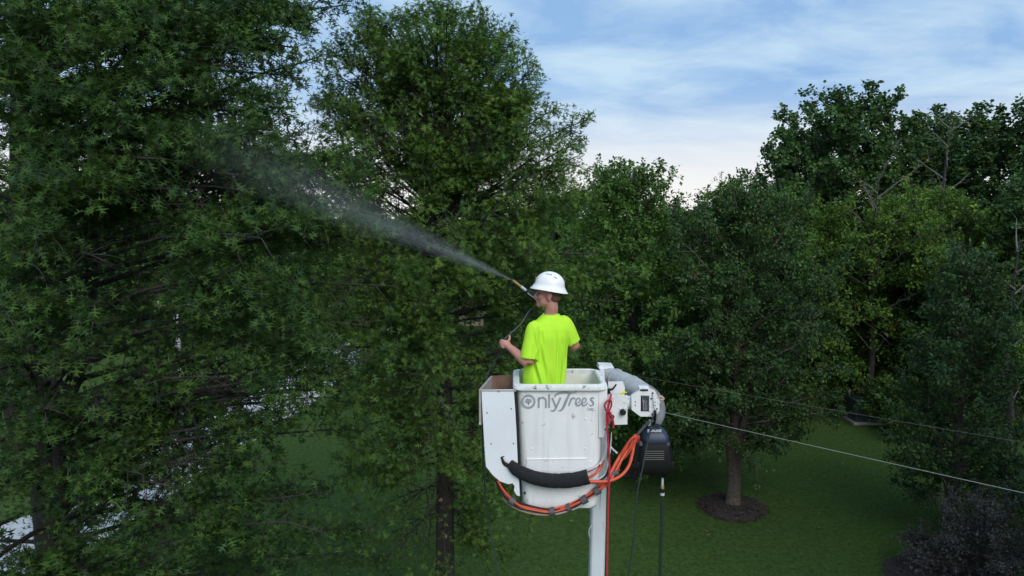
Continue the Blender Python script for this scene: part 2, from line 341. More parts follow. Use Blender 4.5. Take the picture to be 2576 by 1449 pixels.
BROAD = (np.array([[0, 0, 0], [-.48, .45, .06], [.48, .45, .06], [-.22, .9, -.1], [.22, .9, -.1]], float), [(0, 2, 1), (1, 2, 4), (1, 4, 3)])
MAPLE = (np.array([[0, 0, 0], [-.45, .35, .05], [.45, .35, .05], [-.28, .75, -.05], [.28, .75, -.05], [0, 1, -.22], [0, .45, 0]], float), [(0, 6, 1), (0, 2, 6), (1, 6, 3), (6, 2, 4), (6, 4, 5), (3, 6, 5)])

def nrm(a): return a / np.maximum(np.linalg.norm(a, axis=-1, keepdims=True), 1e-9)
def fast_mesh(name, V, T, tint=None):
    me = bpy.data.meshes.new(name); nv, nt_ = len(V), len(T)
    me.vertices.add(nv); me.vertices.foreach_set('co', np.ascontiguousarray(V, dtype=np.float32).ravel())
    me.loops.add(nt_ * 3); me.loops.foreach_set('vertex_index', np.ascontiguousarray(T, dtype=np.int32).ravel())
    me.polygons.add(nt_); me.polygons.foreach_set('loop_start', np.arange(0, nt_ * 3, 3, dtype=np.int32))
    me.update(calc_edges=True)
    if tint is not None:
        a = me.attributes.new('tint', 'FLOAT', 'POINT'); a.data.foreach_set('value', np.ascontiguousarray(tint, dtype=np.float32))
    return me
def leaf_arrays(Lv):
    pos, d, nn = Lv['pos'], nrm(Lv['dir']), Lv['nrm']
    x = nrm(np.cross(d, nn)); z = np.cross(x, d); return pos, x, d, z
def leaves_mesh(name, Lv, tpl):
    if isinstance(Lv, tuple):
        q = [leaves_vt(a, b) for a, b in zip(Lv, tpl)]; k = len(q[0][0])
        return fast_mesh(name, np.concatenate([q[0][0], q[1][0]]), np.concatenate([q[0][1], q[1][1] + k]), np.concatenate([q[0][2], q[1][2]]))
    return fast_mesh(name, *leaves_vt(Lv, tpl))
def leaves_vt(Lv, tpl):
    tv, tf = tpl; pos, x, y, z = leaf_arrays(Lv); n = len(pos); s = Lv['size'][:, None, None]
    V = pos[:, None] + s * (tv[None, :, 0:1] * x[:, None] + tv[None, :, 1:2] * y[:, None] + tv[None, :, 2:3] * z[:, None])
    T = (np.array(tf)[None] + (np.arange(n) * len(tv))[:, None, None]).reshape(-1, 3)
    return V.reshape(-1, 3), T, np.repeat(Lv['tint'], len(tv))
def tubes_mesh(name, lines, sides):
    VV = []; TT = []; o = 0
    for (P, r), n in zip(lines, sides):
        P = np.asarray(P, float); m = len(P); d = np.gradient(P, axis=0); d = nrm(d)
        ref = np.array([0.31, 0.95, 0.05]) if abs(d[0][2]) > 0.8 else np.array([0, 0, 1.0])
        u = nrm(np.cross(d, ref)); w = np.cross(d, u)
        a = np.arange(n) * 2 * np.pi / n
        V = P[:, None] + np.asarray(r)[:, None, None] * (np.cos(a)[None, :, None] * u[:, None] + np.sin(a)[None, :, None] * w[:, None])
        VV.append(V.reshape(-1, 3))
        i, j = np.meshgrid(np.arange(m - 1), np.arange(n), indexing='ij'); A = i * n + j; B = i * n + (j + 1) % n
        TT.append(np.stack([np.stack([A, B, B + n], -1), np.stack([A, B + n, A + n], -1)], 2).reshape(-1, 3) + o); o += m * n
    me = fast_mesh(name, np.concatenate(VV), np.concatenate(TT)); me.polygons.foreach_set('use_smooth', [True] * len(me.polygons)); return me

class Tree:
    """limbs carry side shoots, side shoots carry sprigs of leaves"""
    def __init__(s, seed): s.g = np.random.default_rng(seed); s.trunk = []; s.limbs = []; s.twigs = []; s.sp = []; s.sd = []; s.sb = []; s.boost = 0.0
    def set_trunk(s, pts, radii):
        P = np.array([list(p) for p in catmull(pts, 6)]); s.trunk.append((P, np.interp(np.linspace(0, 1, len(P)), np.linspace(0, 1, len(radii)), radii)))
    def shoot(s, P, start, spacing, length, sp_step, roll=0.6, twist=0.0, r0=0.012, fwd=0.75):
        g = s.g; seg = np.linalg.norm(np.diff(P, axis=0), axis=1); cum = np.concatenate([[0], np.cumsum(seg)]); Lt = cum[-1]
        q = start * Lt; side = 1 if g.random() < .5 else -1
        while q < Lt:
            p = np.array([np.interp(q, cum, P[:, k]) for k in range(3)]); i = min(np.searchsorted(cum, q), len(P) - 1); d = nrm(P[i] - P[i - 1]) if i else nrm(P[1] - P[0])
            h = np.cross(d, [0, 0, 1.0]);
            if np.linalg.norm(h) < 0.15: h = g.normal(size=3)
            h = nrm(h - d * np.dot(h, d)); v = np.cross(h, d); a = g.normal(0, roll); sd_ = side * math.cos(a) * h + math.sin(a) * v
            f = q / Lt; ln = length * (0.45 + 0.75 * g.random()) * (1.0 - 0.45 * f)
            e = nrm(d * fwd * (0.6 + 0.7 * g.random()) + sd_ + np.array([0, 0, 0.10 + twist])); t = np.linspace(0, 1, 4)[:, None]
            S = p + e * ln * t + np.array([0, 0, -0.16]) * ln * t ** 2 + g.normal(0, 0.02 * ln, (4, 3)) * t
            s.twigs.append((S, r0 * np.array([1, .75, .5, .25]))); s.spr(S, sp_step); q += spacing * (0.6 + 0.8 * g.random()); side = -side
        s.spr(P[-3:], sp_step)
    def spr(s, S, step):
        g = s.g; ln = np.linalg.norm(S[-1] - S[0]); n = max(2, int(ln * 0.85 / step)); d = nrm(S[-1] - S[0])
        t = np.linspace(0.2, 1, n); P = np.stack([np.interp(t, np.linspace(0, 1, len(S)), S[:, k]) for k in range(3)], -1)
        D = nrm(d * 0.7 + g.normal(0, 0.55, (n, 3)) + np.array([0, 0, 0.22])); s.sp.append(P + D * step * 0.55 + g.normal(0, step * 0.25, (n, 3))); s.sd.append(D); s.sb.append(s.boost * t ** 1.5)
    def limb(s, p0, az, Ln, elev, droop, r, start=0.3, spacing=0.2, slen=0.9, sp_step=0.12, n=9, **k):
        g = s.g; t = np.linspace(0, 1, n)[:, None]; h = np.array([math.cos(az), math.sin(az), 0.0])
        wob = np.cumsum(g.normal(0, 0.035 * Ln / 3, (n, 3)), axis=0) * t
        P = np.asarray(p0) + h * Ln * math.cos(elev) * t + np.array([0, 0, 1.0]) * (Ln * math.sin(elev) * t - droop * Ln * t ** 2) + wob
        s.limbs.append((P, np.linspace(r, 0.008, n))); s.shoot(P, start, spacing, slen, sp_step, **k); return P
    def limb_to(s, p0, p1, bow, r, start=0.3, spacing=0.2, slen=0.9, sp_step=0.12, n=9, **k):
        g = s.g; t = np.linspace(0, 1, n)[:, None]; p0 = np.asarray(p0, float); p1 = np.asarray(p1, float); Ln = np.linalg.norm(p1 - p0)
        wob = np.cumsum(g.normal(0, 0.03 * Ln / 3, (n, 3)), axis=0) * t * (1 - t) * 2
        P = p0 + (p1 - p0) * t + np.array([0, 0, 1.0]) * bow * Ln * (t * (1 - t) * 4) + wob
        s.limbs.append((P, np.linspace(r, 0.008, n))); s.shoot(P, start, spacing, slen, sp_step, **k); return P
    def leaves(s, per, size, young=0.25, spread=0.05, hang=-0.25, keep=1.0):
        g = s.g; P = np.concatenate(s.sp); D = np.concatenate(s.sd); B = np.concatenate(s.sb)
        if keep < 1: q = g.random(len(P)) < keep; P, D, B = P[q], D[q], B[q]
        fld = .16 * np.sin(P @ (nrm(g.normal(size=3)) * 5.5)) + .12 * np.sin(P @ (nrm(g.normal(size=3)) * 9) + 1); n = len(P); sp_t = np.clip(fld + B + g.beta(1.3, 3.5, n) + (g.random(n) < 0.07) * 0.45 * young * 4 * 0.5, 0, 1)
        P = np.repeat(P, per, 0); Dd = np.repeat(D, per, 0); m = len(P); off = g.random(m)
        rnd = nrm(g.normal(size=(m, 3))); d = nrm(Dd * 0.55 + rnd * 0.95 + np.array([0, 0, hang]))
        pos = P - Dd * (off * 0.16)[:, None] + rnd * spread * g.random((m, 1))
        nn = nrm(np.array([0, 0, 1.0]) + g.normal(0, 0.5, (m, 3)) + Dd * 0.35)
        tint = np.clip(np.repeat(sp_t, per) + g.normal(0, 0.12, m), 0, 1)
        return dict(pos=pos, dir=d, nrm=nn, size=size * (0.45 + 0.75 * g.random(m)), tint=tint)
def clumps(Lv, seed, wave, lo, hi):
    """foliage grows in clumps: thin it out between them"""
    g = np.random.default_rng(seed); p = Lv['pos']; f = np.zeros(len(p))
    for k in range(14):
        q = nrm(g.normal(size=3)) * np.array([1, 1, 1.25]) * 2 * np.pi / (wave * (0.7 + 0.7 * g.random())); f += np.sin(p @ q + g.random() * 6.28)
    f /= np.sqrt(7); return sel(Lv, g.random(len(p)) < np.clip((f - lo) / (hi - lo), 0, 1))
def sel(Lv, m): return {k: v[m] for k, v in Lv.items()}

def plant(tree, name, loc, label, cat, group, Lv, tpl, leafm, barkm, n_single=0, limb_parts=False, coarse=None, n_fine=0):
    """tree built round the origin -> root Empty with trunk, limbs, crown (> the largest-looking leaves singly)"""
    root = thing(name, loc, label, cat, group)
    if limb_parts:
        link_mesh('trunk', tubes_mesh('trunk', tree.trunk, [12] * len(tree.trunk)), barkm, root)
        for l_ in tree.limbs: link_mesh('limb', tubes_mesh('limb', [l_], [7]), barkm, root)
    else:
        link_mesh('trunk', tubes_mesh('trunk', tree.trunk + tree.limbs, [10] * len(tree.trunk) + [5] * len(tree.limbs)), barkm, root)
    tw = link_mesh('twigs', tubes_mesh('twigs', tree.twigs, [3] * len(tree.twigs)), barkm, root); tw['kind'] = 'stuff'
    if n_single:
        wpos = Lv['pos'] + np.array(loc) - np.array([0, 0, CAMZ]); fy = wpos[:, 1] * math.cos(PITCH) - wpos[:, 2] * math.sin(PITCH)
        u = wpos[:, 0] / fy; v = (wpos[:, 1] * math.sin(PITCH) + wpos[:, 2] * math.cos(PITCH)) / fy
        sc_ = np.where((np.abs(u) < 0.67) & (np.abs(v) < 0.37) & (fy > 0), Lv['size'] / np.linalg.norm(wpos, axis=1), 0)
        # thin out so that the single leaves are not all of one spray
        idx = np.argsort(-sc_)[: n_single * 3]; idx = tree.g.permutation(idx)[:n_single]; m = np.zeros(len(sc_), bool); m[idx] = True
        one, Lv = sel(Lv, m), sel(Lv, ~m)
    if coarse is None: cm = leaves_mesh('crown', Lv, tpl)
    else:
        dist = np.linalg.norm(Lv['pos'] + np.array(loc) - np.array([0, 0, CAMZ]), axis=1); o_ = np.argsort(dist); a_, b_ = o_[:n_fine], o_[n_fine:]
        cm = leaves_mesh('crown', (sel(Lv, a_), sel(Lv, b_)), (tpl, coarse))
    crown = link_mesh('crown', cm, leafm, root); crown['kind'] = 'stuff'
    if n_single:
        tv, tf = tpl; tm = []
        for k in range(6):
            me = fast_mesh('leaf', tv, np.array(tf), np.full(len(tv), (k + .5) / 6)); me.materials.append(leafm); tm.append(me)
        pos, x, y, z = leaf_arrays(one)
        for i in range(len(pos)):
            o = bpy.data.objects.new('leaf', tm[min(5, int(one['tint'][i] * 6))]); COL.objects.link(o); o.parent = crown; s_ = one['size'][i]
            o.matrix_local = Matrix(((x[i][0] * s_, y[i][0] * s_, z[i][0] * s_, pos[i][0]), (x[i][1] * s_, y[i][1] * s_, z[i][1] * s_, pos[i][1]), (x[i][2] * s_, y[i][2] * s_, z[i][2] * s_, pos[i][2]), (0, 0, 0, 1)))
    return root
def copy_tree(root, name, loc, rz, sc, label, group):
    r = bpy.data.objects.new(name, None); COL.objects.link(r); r.location = loc; r.rotation_euler = (0, 0, rz); r.scale = sc if hasattr(sc, '__len__') else (sc, sc, sc)
    tag(r, label, root['category'], group)
    for ch in list(root.children):
        c = ch.copy(); COL.objects.link(c); c.parent = r
    return r
interp = lambda z, xs, ys: float(np.interp(z, xs, ys))

# --- mown grass: short blades on the part of the lawn in view
def grass():
    g = np.random.default_rng(77); n = 120000; y = 13 + 27 * g.random(n) ** 1.15; x = (g.random(n) * 1.36 - .62) * y
    k = ~((np.abs(x + 13.2 - (y - 18.5) * .105) < 2.2)); x, y = x[k], y[k]; n = len(x); az = g.random(n) * 6.283
    d = np.stack([np.cos(az) * .45, np.sin(az) * .45, np.ones(n)], -1)
    Lv = dict(pos=np.stack([x, y, 0.05 * np.sin(x * .21 + 1) * np.sin(y * .17) - .03], -1), dir=d, nrm=np.stack([np.cos(az + 1.5), np.sin(az + 1.5), .3 + 0 * x], -1), size=.05 + .05 * g.random(n), tint=np.clip(.22 * np.sin(x * .9 + .6 * y) * np.sin(y * .7 + 1) + .2 * np.sin(x * 2.3 + 2 * np.sin(y * 1.1)) * np.sin(y * 2.9 - x) + .36 + g.normal(0, .2, n), 0, 1))
    blade = (np.array([[-.11, 0, 0], [.11, 0, 0], [0, 1, .25]], float), [(0, 1, 2)])
    o = link_mesh('grass', leaves_mesh('grass', Lv, blade), leaf_mat('grass_blade', (.034, .076, .015), (.115, .185, .032), .6, .25)); tag(o, 'short mown grass of the lawn', 'grass', None, 'stuff')
grass()
def litter():
    g = np.random.default_rng(9); n = 260; y = 14 + 20 * g.random(n); x = (g.random(n) * 1.1 - .45) * y; az = g.random(n) * 6.283
    Lv = dict(pos=np.stack([x, y, .03 + .02 * g.random(n)], -1), dir=np.stack([np.cos(az), np.sin(az), 0 * x], -1), nrm=np.stack([g.normal(0, .3, n), g.normal(0, .3, n), 1 + 0 * x], -1), size=.07 + .07 * g.random(n), tint=g.random(n))
    o = link_mesh('fallen_leaves', leaves_mesh('fallen_leaves', Lv, OVAL), leaf_mat('dry_leaf', (.07, .05, .025), (.22, .19, .12), .8, .1)); tag(o, 'dry fallen leaves scattered over the lawn', 'leaves', None, 'stuff')
litter()

# --- near oak at the left
def left_oak():
    T = Tree(11); g = T.g; H = 17.5; loc = Vector((-7.75, 12.0, 0))
    T.set_trunk([(0.1, 0, -0.1), (0.05, 0, 1.5), (-0.05, 0.05, 4), (-.2, 0, 8), (-.1, .1, 12), (0, 0, H)], [0.40, 0.30, 0.26, 0.19, 0.11, 0.02])
    for (x, y, zz) in ((0.55, -0.5, 2.6), (0.9, 0.3, 5.5), (-0.5, -0.5, 4.5)):       # secondary leaders
        T.set_trunk([(0, 0, zz), (x * .6, y * .6, zz + 1.1), (x, y, zz + 4), (x * 1.25, y * 1.2, zz + 8.5)], [0.15, 0.12, 0.08, 0.02])
    n = 128
    for i in range(n):
        z = 1.9 + (H - 2.6) * ((i + g.random()) / n); az = i * 2.399963 + g.normal(0, .25)
        # +x right, -y towards the camera
        c = math.cos(az); s_ = math.sin(az); reach = 4.0 + 1.7 * max(0, c) ** 1.5 - 0.6 * max(0, -s_) - 0.8 * max(0, -c)
        Lr = reach * interp(z, [0, 2, 4, 6.5, 9, 12, 14, 16.5], [.7, .95, 1.0, 0.98, 1.02, .98, .85, .3]) * (0.78 + 0.34 * g.random())
        el = interp(z, [0, 4, 8, 12, 16], [-.05, .12, .30, .55, 1.0])
        T.limb((0, 0, z - 0.3 - .35 * Lr * math.sin(el)), az, Lr, el, 0.10, 0.014 + 0.009 * Lr, start=0.24, spacing=0.20, slen=1.15, sp_step=0.125, roll=1.1, twist=.3, r0=.009)
    T.boost = .34  # tip tint: young growth, with extra light on jutting sprays put into colour
    # reaching sprays that stand out in the photograph, built where they hang
    for (px, py, Y, zz) in ((960, 600, 10.3, 8.0), (1000, 720, 10.6, 7.4), (930, 820, 10.2, 6.6), (790, 560, 9.4, 8.2), (740, 700, 9.2, 7.2), (660, 600, 9.0, 8.0), (800, 840, 9.4, 6.0), (690, 960, 9.2, 5.2),
                            (560, 950, 9.3, 5.4), (880, 940, 9.9, 5.6), (930, 1080, 10.2, 4.4), (960, 1330, 10.8, 3.0), (800, 1240, 10.0, 3.2), (650, 1180, 9.6, 3.8), (720, 1060, 9.4, 4.5),
                            (110, 560, 8.6, 8.3), (230, 640, 9.0, 8.0), (60, 640, 8.6, 7.6), (240, 770, 8.8, 7.0), (120, 750, 8.7, 7.0), (250, 1020, 8.9, 5.4), (120, 1030, 8.8, 5.3), (190, 900, 8.9, 6.1),
                            (800, 430, 10.2, 9.0), (880, 450, 10.5, 9.0), (700, 330, 10.3, 10.0), (740, 190, 11.2, 11.2), (790, 50, 11.6, 12.2), (650, 60, 11.2, 12.0), (560, 200, 10.2, 11.0), (430, 190, 9.6, 10.8), (250, 110, 9.4, 11.2), (420, 400, 9.2, 9.6), (60, 60, 10.0, 11.6), (110, 200, 9.6, 10.8), (40, 300, 9.8, 10.0), (170, 350, 9.4, 9.8), (330, 60, 9.8, 11.6), (330, 300, 9.4, 10.0), (520, 330, 9.6, 9.8), (480, 90, 10.4, 11.6), (600, 440, 9.6, 9.2), (80, 440, 9.2, 9.2), (60, 1180, 9.6, 4.4), (250, 1200, 9.4, 4.2), (450, 1230, 9.6, 4.0), (560, 1340, 10.0, 3.0), (200, 1350, 9.8, 3.0), (420, 1400, 10.4, 2.6), (30, 880, 9.2, 6.0), (560, 700, 9.4, 7.0), (560, 800, 9.5, 6.5), (640, 1060, 9.7, 4.6), (60, 1380, 10.4, 2.6), (130, 1260, 9.8, 3.6), (330, 1120, 9.8, 4.6), (620, 480, 9.8, 9.0), (700, 460, 9.9, 9.2), (760, 500, 10.0, 8.8), (560, 520, 9.7, 8.8), (660, 400, 10.0, 9.6), (850, 500, 10.3, 8.8), (500, 480, 9.6, 9.0), (740, 400, 10.2, 9.6), (900, 400, 10.6, 9.4), (820, 560, 10.2, 8.4), (700, 100, 11.0, 11.8), (750, 120, 11.2, 11.6), (680, 240, 10.8, 10.6), (740, 290, 10.9, 10.3), (600, 120, 10.6, 11.4), (770, 20, 11.5, 12.3), (720, 20, 11.3, 12.3), (640, 280, 10.6, 10.4), (300, 480, 9.4, 9.0), (180, 470, 9.2, 9.0), (740, 970, 9.8, 5.4), (790, 930, 9.8, 5.6), (820, 970, 10.0, 5.3), (700, 1000, 9.7, 5.2), (900, 880, 10.0, 6.0), (960, 900, 10.4, 5.8), (860, 980, 10.0, 5.2), (600, 1130, 9.8, 4.2), (500, 1160, 9.8, 4.2), (60, 20, 9.6, 12.0), (180, 60, 9.4, 11.8), (20, 150, 9.6, 11.0), (400, 30, 10, 12.0), (560, 30, 10.6, 12.2), (230, 250, 9.2, 10.4), (640, 170, 10.6, 11.2), (620, 330, 10.0, 10.0)):
        p1 = at(px, py, Y) - loc
        T.limb_to((0, 0, zz - .3), p1, 0.05, 0.05, start=0.45, spacing=0.10, slen=0.85, sp_step=0.105, roll=1.2, twist=.25, r0=.009)
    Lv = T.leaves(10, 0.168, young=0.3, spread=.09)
    wv = Lv['pos'] + np.array(loc); Lv = sel(Lv, (wv[:, 0] > -0.76 * wv[:, 1] - .8) | (g.random(len(wv)) < .35))      # sparser where it is out of view
    # clearings: the heart of the crown towards the camera is open, the pole and the far wood show through
    w = Lv['pos'] + np.array(loc)
    keep = np.ones(len(w), bool)
    for (px, py, Y, rx, rz, ry) in ((365, 640, 10.5, .9, .6, 3.5), (380, 900, 10.0, .6, 1.0, 3.0), (470, 960, 10, .22, 1.0, 3), (458, 950, 10, .16, .8, 3.5), (40, 1370, 10, .45, .3, 4), (740, 1130, 9.8, .5, .32, 3.5), (900, 1260, 10, .75, .38, 3.5), (340, 1270, 10, .4, .2, 3.5), (600, 1125, 9.8, .3, .14, 3), (850, 985, 10, .2, .12, 3), (740, 1150, 9.8, .5, .3, 4), (200, 1330, 10, .35, .2, 3.5), (420, 500, 10, .35, .25, 4), (90, 390, 10.5, .35, .35, 4), (550, 290, 10.5, .3, .25, 4)):
        c = np.array(at(px, py, Y)); q = ((w - c) / np.array([rx, ry, rz])) ** 2; keep &= ~((q.sum(1) < 1) & (T.g.random(len(w)) < 0.72))
    for (px, py, Y, rx, rz) in ((835, 70, 11.4, .36, .75), (795, 215, 11.2, .26, .55), (735, 1145, 9.8, .5, .28)):      # the sky wedge beside the next oak; a view down to the lawn
        c = np.array(at(px, py, Y)); q = ((w - c) / np.array([rx, 6, rz])) ** 2; keep &= ~((q[:, 0] + q[:, 2] < 1) & (T.g.random(len(w)) < .93))
    Lv = sel(Lv, keep); fr = (Lv['pos'][:, 1] < -1.0) & (Lv['pos'][:, 2] < 8.9)
    A_ = clumps(sel(Lv, fr), 15, 1.9, -.75, -.15); B_ = clumps(sel(Lv, ~fr), 5, 1.5, -1.6, -.8); Lv = {k: np.concatenate([A_[k], B_[k]]) for k in A_}; print('left oak leaves', len(Lv['pos']))
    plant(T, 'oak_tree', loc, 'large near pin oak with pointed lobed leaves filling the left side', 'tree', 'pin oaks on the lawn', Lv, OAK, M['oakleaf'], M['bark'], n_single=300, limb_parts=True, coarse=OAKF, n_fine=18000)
left_oak()

def centre_oak():
    T = Tree(23); g = T.g; H = 12.9; loc = Vector((-1.37, 14.5, 0))
    T.set_trunk([(.02, 0, -0.1), (0, 0, 2), (.02, .02, 5), (-.05, 0, 8), (-.1, 0, 10.5), (-.05, 0, H)], [0.24, 0.19, 0.165, 0.12, 0.07, 0.015])
    for (x, y, zz, h) in ((0.6, -.2, 8.0, 4.2), (-0.7, .1, 8.1, 4.0), (.1, .6, 7.8, 4.3), (-.3, -.6, 8.6, 3.6)):
        T.set_trunk([(0, 0, zz), (x * .6, y * .6, zz + h * .35), (x, y, zz + h)], [0.07, 0.05, 0.015])
        t = np.linspace(0, 1, 8)[:, None]; T.shoot(np.array([0, 0, zz]) + np.array([x, y, h]) * t, 0.35, 0.14, 0.7, 0.11, roll=1.2)
    n = 128
    for i in range(n):
        z = 2.6 + (H - 3.0) * ((i + g.random()) / n); az = i * 2.399963 + g.normal(0, .25); c = math.cos(az); s_ = math.sin(az)
        ze = 2.1 + (12.75 - 2.1) * ((i + g.random()) / n)
        Lr = interp(ze, [2, 3, 4, 5, 6.5, 8, 9, 10, 10.5, 11.3, 12, 12.5, 12.9], [1.4, 1.8, 2.4, 2.9, 3.15, 3.2, 3.1, 2.95, 2.65, 2.45, 2.15, 1.75, 1.0]) * (0.66 + 0.33 * g.random())
        if c > .3 and 9.2 < ze < 10.3: Lr *= 1.1
        if c < 0 and abs(ze - 9.7) < .4 and g.random() < .3: continue
        el = interp(ze, [2, 4, 6, 8, 10, 12, 13], [-.55, -.30, 0, .22, .5, .95, 1.2]); zs = min(max(2.7, ze - Lr * math.tan(el)), H - 1.2)
        T.limb_to((0, 0, zs), (Lr * c, Lr * s_, ze), 0.03, 0.010 + 0.007 * Lr, start=0.24, spacing=0.125, slen=0.9, sp_step=0.10, roll=1.2)
    t = np.linspace(0, 1, 6)[:, None]; T.shoot(np.array([0, 0, H - 2.6]) + np.array([0, 0, 2.7]) * t, 0.1, 0.12, 0.6, 0.11, roll=1.5)
    T.boost = .2  # yellower tips: young leaves, and brighter-lit ends worked into the leaf colour
    dome = [(1090 + 235 * math.sqrt(a) * math.cos(b), 205 + 185 * math.sqrt(a) * math.sin(b), 13.1 + .9 * g.random()) for a, b in zip(g.random(34), g.random(34) * 6.283)] + [(1085 + 250 * math.cos(b), 210 + 190 * math.sin(b), 13.7 + .9 * g.random()) for b in np.linspace(0, 6.28, 22)]
    for (px, py, Y) in dome + list(((1480, 300, 14.2), (1450, 360, 14.0), (1420, 420, 13.8), (1460, 470, 13.8), (1390, 360, 13.4), (900, 330, 13.8), (860, 420, 13.8), (930, 480, 13.4), (1000, 40, 14.3), (1060, 10, 14.6), (1140, 5, 14.2), (1220, 30, 14.5), (1260, 110, 13.9), (960, 120, 13.9), (1100, 90, 13.6), (1180, 130, 13.4), (1040, 160, 13.5), (880, 180, 13.9), (1300, 240, 13.6), (1210, 330, 13.0), (1060, 420, 12.8), (1130, 560, 12.2), (1250, 520, 12.3), (1350, 430, 12.8), (1000, 650, 12.4), (1200, 700, 12.0), (1330, 600, 12.3), (1080, 800, 12.2), (1400, 270, 14.4), (1290, 70, 14.4), (900, 60, 14.4), (815, 120, 14.3), (790, 240, 14.4), (1340, 180, 14.3), (920, 30, 14.6), (1540, 640, 13.6), (1620, 690, 13.8), (1560, 760, 13.4), (1480, 700, 13.0), (1640, 880, 14.0), (1560, 900, 13.6))):
        p1 = at(px, py, Y) - loc; z0 = max(3.2, min(p1.z - (1.6 if p1.z > 9 else 0.4), H - 1.5)); T.limb_to((0, 0, z0), p1, 0.04, 0.035, start=0.45, spacing=0.11, slen=0.72, sp_step=0.095, roll=1.2)
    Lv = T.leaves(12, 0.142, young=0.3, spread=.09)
    w = Lv['pos'] + np.array(loc); keep = np.ones(len(w), bool)
    for (px, py, rx, rz, pr) in ((1100, 270, .7, .5, .5), (985, 385, .3, .45, .7), (1000, 520, .4, .25, .7), (850, 20, .42, .42, .92), (795, 70, .3, .5, .92), (760, 200, .3, .6, .9), (1115, 1230, .5, 1.2, .85), (1115, 960, .3, .9, .45), (950, 1270, 1.2, .6, .7), (1000, 1330, 1.0, .5, .6), (1090, 540, .25, .25, .6)):
        c = np.array(at(px, py, 14.5)); q = ((w - c) / np.array([rx, 6, rz])) ** 2; keep &= ~((q[:, 0] + q[:, 2] < 1) & (g.random(len(w)) < pr))
    Lv = clumps(sel(Lv, keep), 6, 1.1, -1.5, -.6); print('centre oak leaves', len(Lv['pos']))
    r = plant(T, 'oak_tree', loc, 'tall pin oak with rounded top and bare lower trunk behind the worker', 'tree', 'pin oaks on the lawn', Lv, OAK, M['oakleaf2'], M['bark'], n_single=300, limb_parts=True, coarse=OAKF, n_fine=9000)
    for (z, a, s_) in ((2.55, -1.45, .045), (3.3, -1.9, .035), (1.7, -1.5, .04), (4.4, -1.2, .03), (3.9, -2.0, .03)):
        rr = interp(z, [0, 2, 5, 8], [.24, .19, .165, .12]); d = Vector((math.cos(a), math.sin(a), 0)); p = loc + Vector((0, 0, z)) + d * (rr - 0.02)
        MB().tube([p, p + d * 0.05], [s_, s_ * .9], 9, smooth=False).build('cut_branch_stub', M['cut'], r)
centre_oak()

def round_tree(seed, H, Rm, z0, prof, el, nl, spacing, slen, step, per, size, tr, young=.2, upright=0.0, leaders=0):
    T = Tree(seed); g = T.g
    T.set_trunk([(0, 0, -.1), (.01, 0, .4), (.03, .02, H * .25), (-.04, 0, H * .6), (0, 0, H * .97)], [tr * 1.75, tr * 1.1, tr * .95, tr * .6, .015])
    for k in range(leaders):
        a = k * 2.4 + .5; T.set_trunk([(0, 0, z0 * .45), (.25 * math.cos(a), .25 * math.sin(a), z0 + .6), (.8 * math.cos(a), .8 * math.sin(a), H * .5)], [tr * .8, tr * .6, .03])
    lump = [(g.random() * 6.28, g.random(), 0.14 + .12 * g.random()) for _ in range(9)]
    for i in range(nl):
        f = (i + g.random()) / nl; z = z0 + (H - z0) * 0.97 * f; az = i * 2.399963 + g.normal(0, .3)
        k = 1 + sum(a * math.cos(2 * (az - p)) * math.exp(-((f - q) / .2) ** 2) for p, q, a in lump)
        Lr = Rm * interp(f, *prof) * k * (.78 + .34 * g.random()); e = interp(f, *el)
        T.limb((0, 0, max(.4, z - Lr * math.sin(e) * .55)), az, Lr / max(.35, math.cos(e)), e, 0.05, .012 + .010 * Lr, start=.25, spacing=spacing, slen=slen, sp_step=step, roll=.9, twist=upright)
    t = np.linspace(0, 1, 6)[:, None]; T.shoot(np.array([0, 0, H * .8]) + np.array([0, 0, H * .2]) * t, 0.0, spacing, slen * .8, step, roll=1.5)
    return T, clumps(T.leaves(per, size, young, spread=size * .9), seed, max(.6, Rm * .34), -1.3, -.3)
OVOID = ([0, .1, .3, .5, .7, .88, 1], [.62, .9, 1, .92, .70, .42, .12]); DOME = ([0, .15, .4, .65, .85, 1], [.75, 1, 1.02, .9, .62, .2])
EL_P = ([0, .3, .7, 1], [.15, .5, .8, 1.2]); EL_M = ([0, .4, .8, 1], [-.05, .25, .6, 1.1])

# --- pear tree in the mulch ring
gp = ground_at(1843, 1277)
T, Lv = round_tree(31, 9.2, 2.75, 1.9, OVOID, EL_P, 110, .125, .85, .09, 12, .11, .19, upright=.2, leaders=3)
print('pear leaves', len(Lv['pos'])); pear = plant(T, 'pear_tree', gp, 'dense ovoid tree with split pale trunk in a round mulch bed', 'tree', 'ornamental trees on the lawn', Lv, DIAM, M['pearleaf'], M['bark_pale'])
def mulch(loc, r, name_label):
    g = np.random.default_rng(5); V = [(loc.x, loc.y, 0.16)]; F = []; n = 40
    for k, (f, z) in enumerate(((.35, .15), (.7, .12), (.95, .07), (1.03, -.03))):
        for j in range(n):
            a = 2 * math.pi * j / n; q = r * f * (1 + g.normal(0, .03) + .06 * math.sin(3 * a + 1)); V.append((loc.x + q * math.cos(a), loc.y + q * math.sin(a), z + g.normal(0, .012)))
    for j in range(n): F.append((0, 1 + j, 1 + (j + 1) % n))
    for k in range(3):
        for j in range(n): a = 1 + k * n + j; b = 1 + k * n + (j + 1) % n; F.append((a, a + n, b + n, b))
    me = bpy.data.meshes.new('mulch_bed'); me.from_pydata(V, [], F); tag(link_mesh('mulch_bed', me, M['mulch'], smooth=True), name_label, None, None, 'structure')
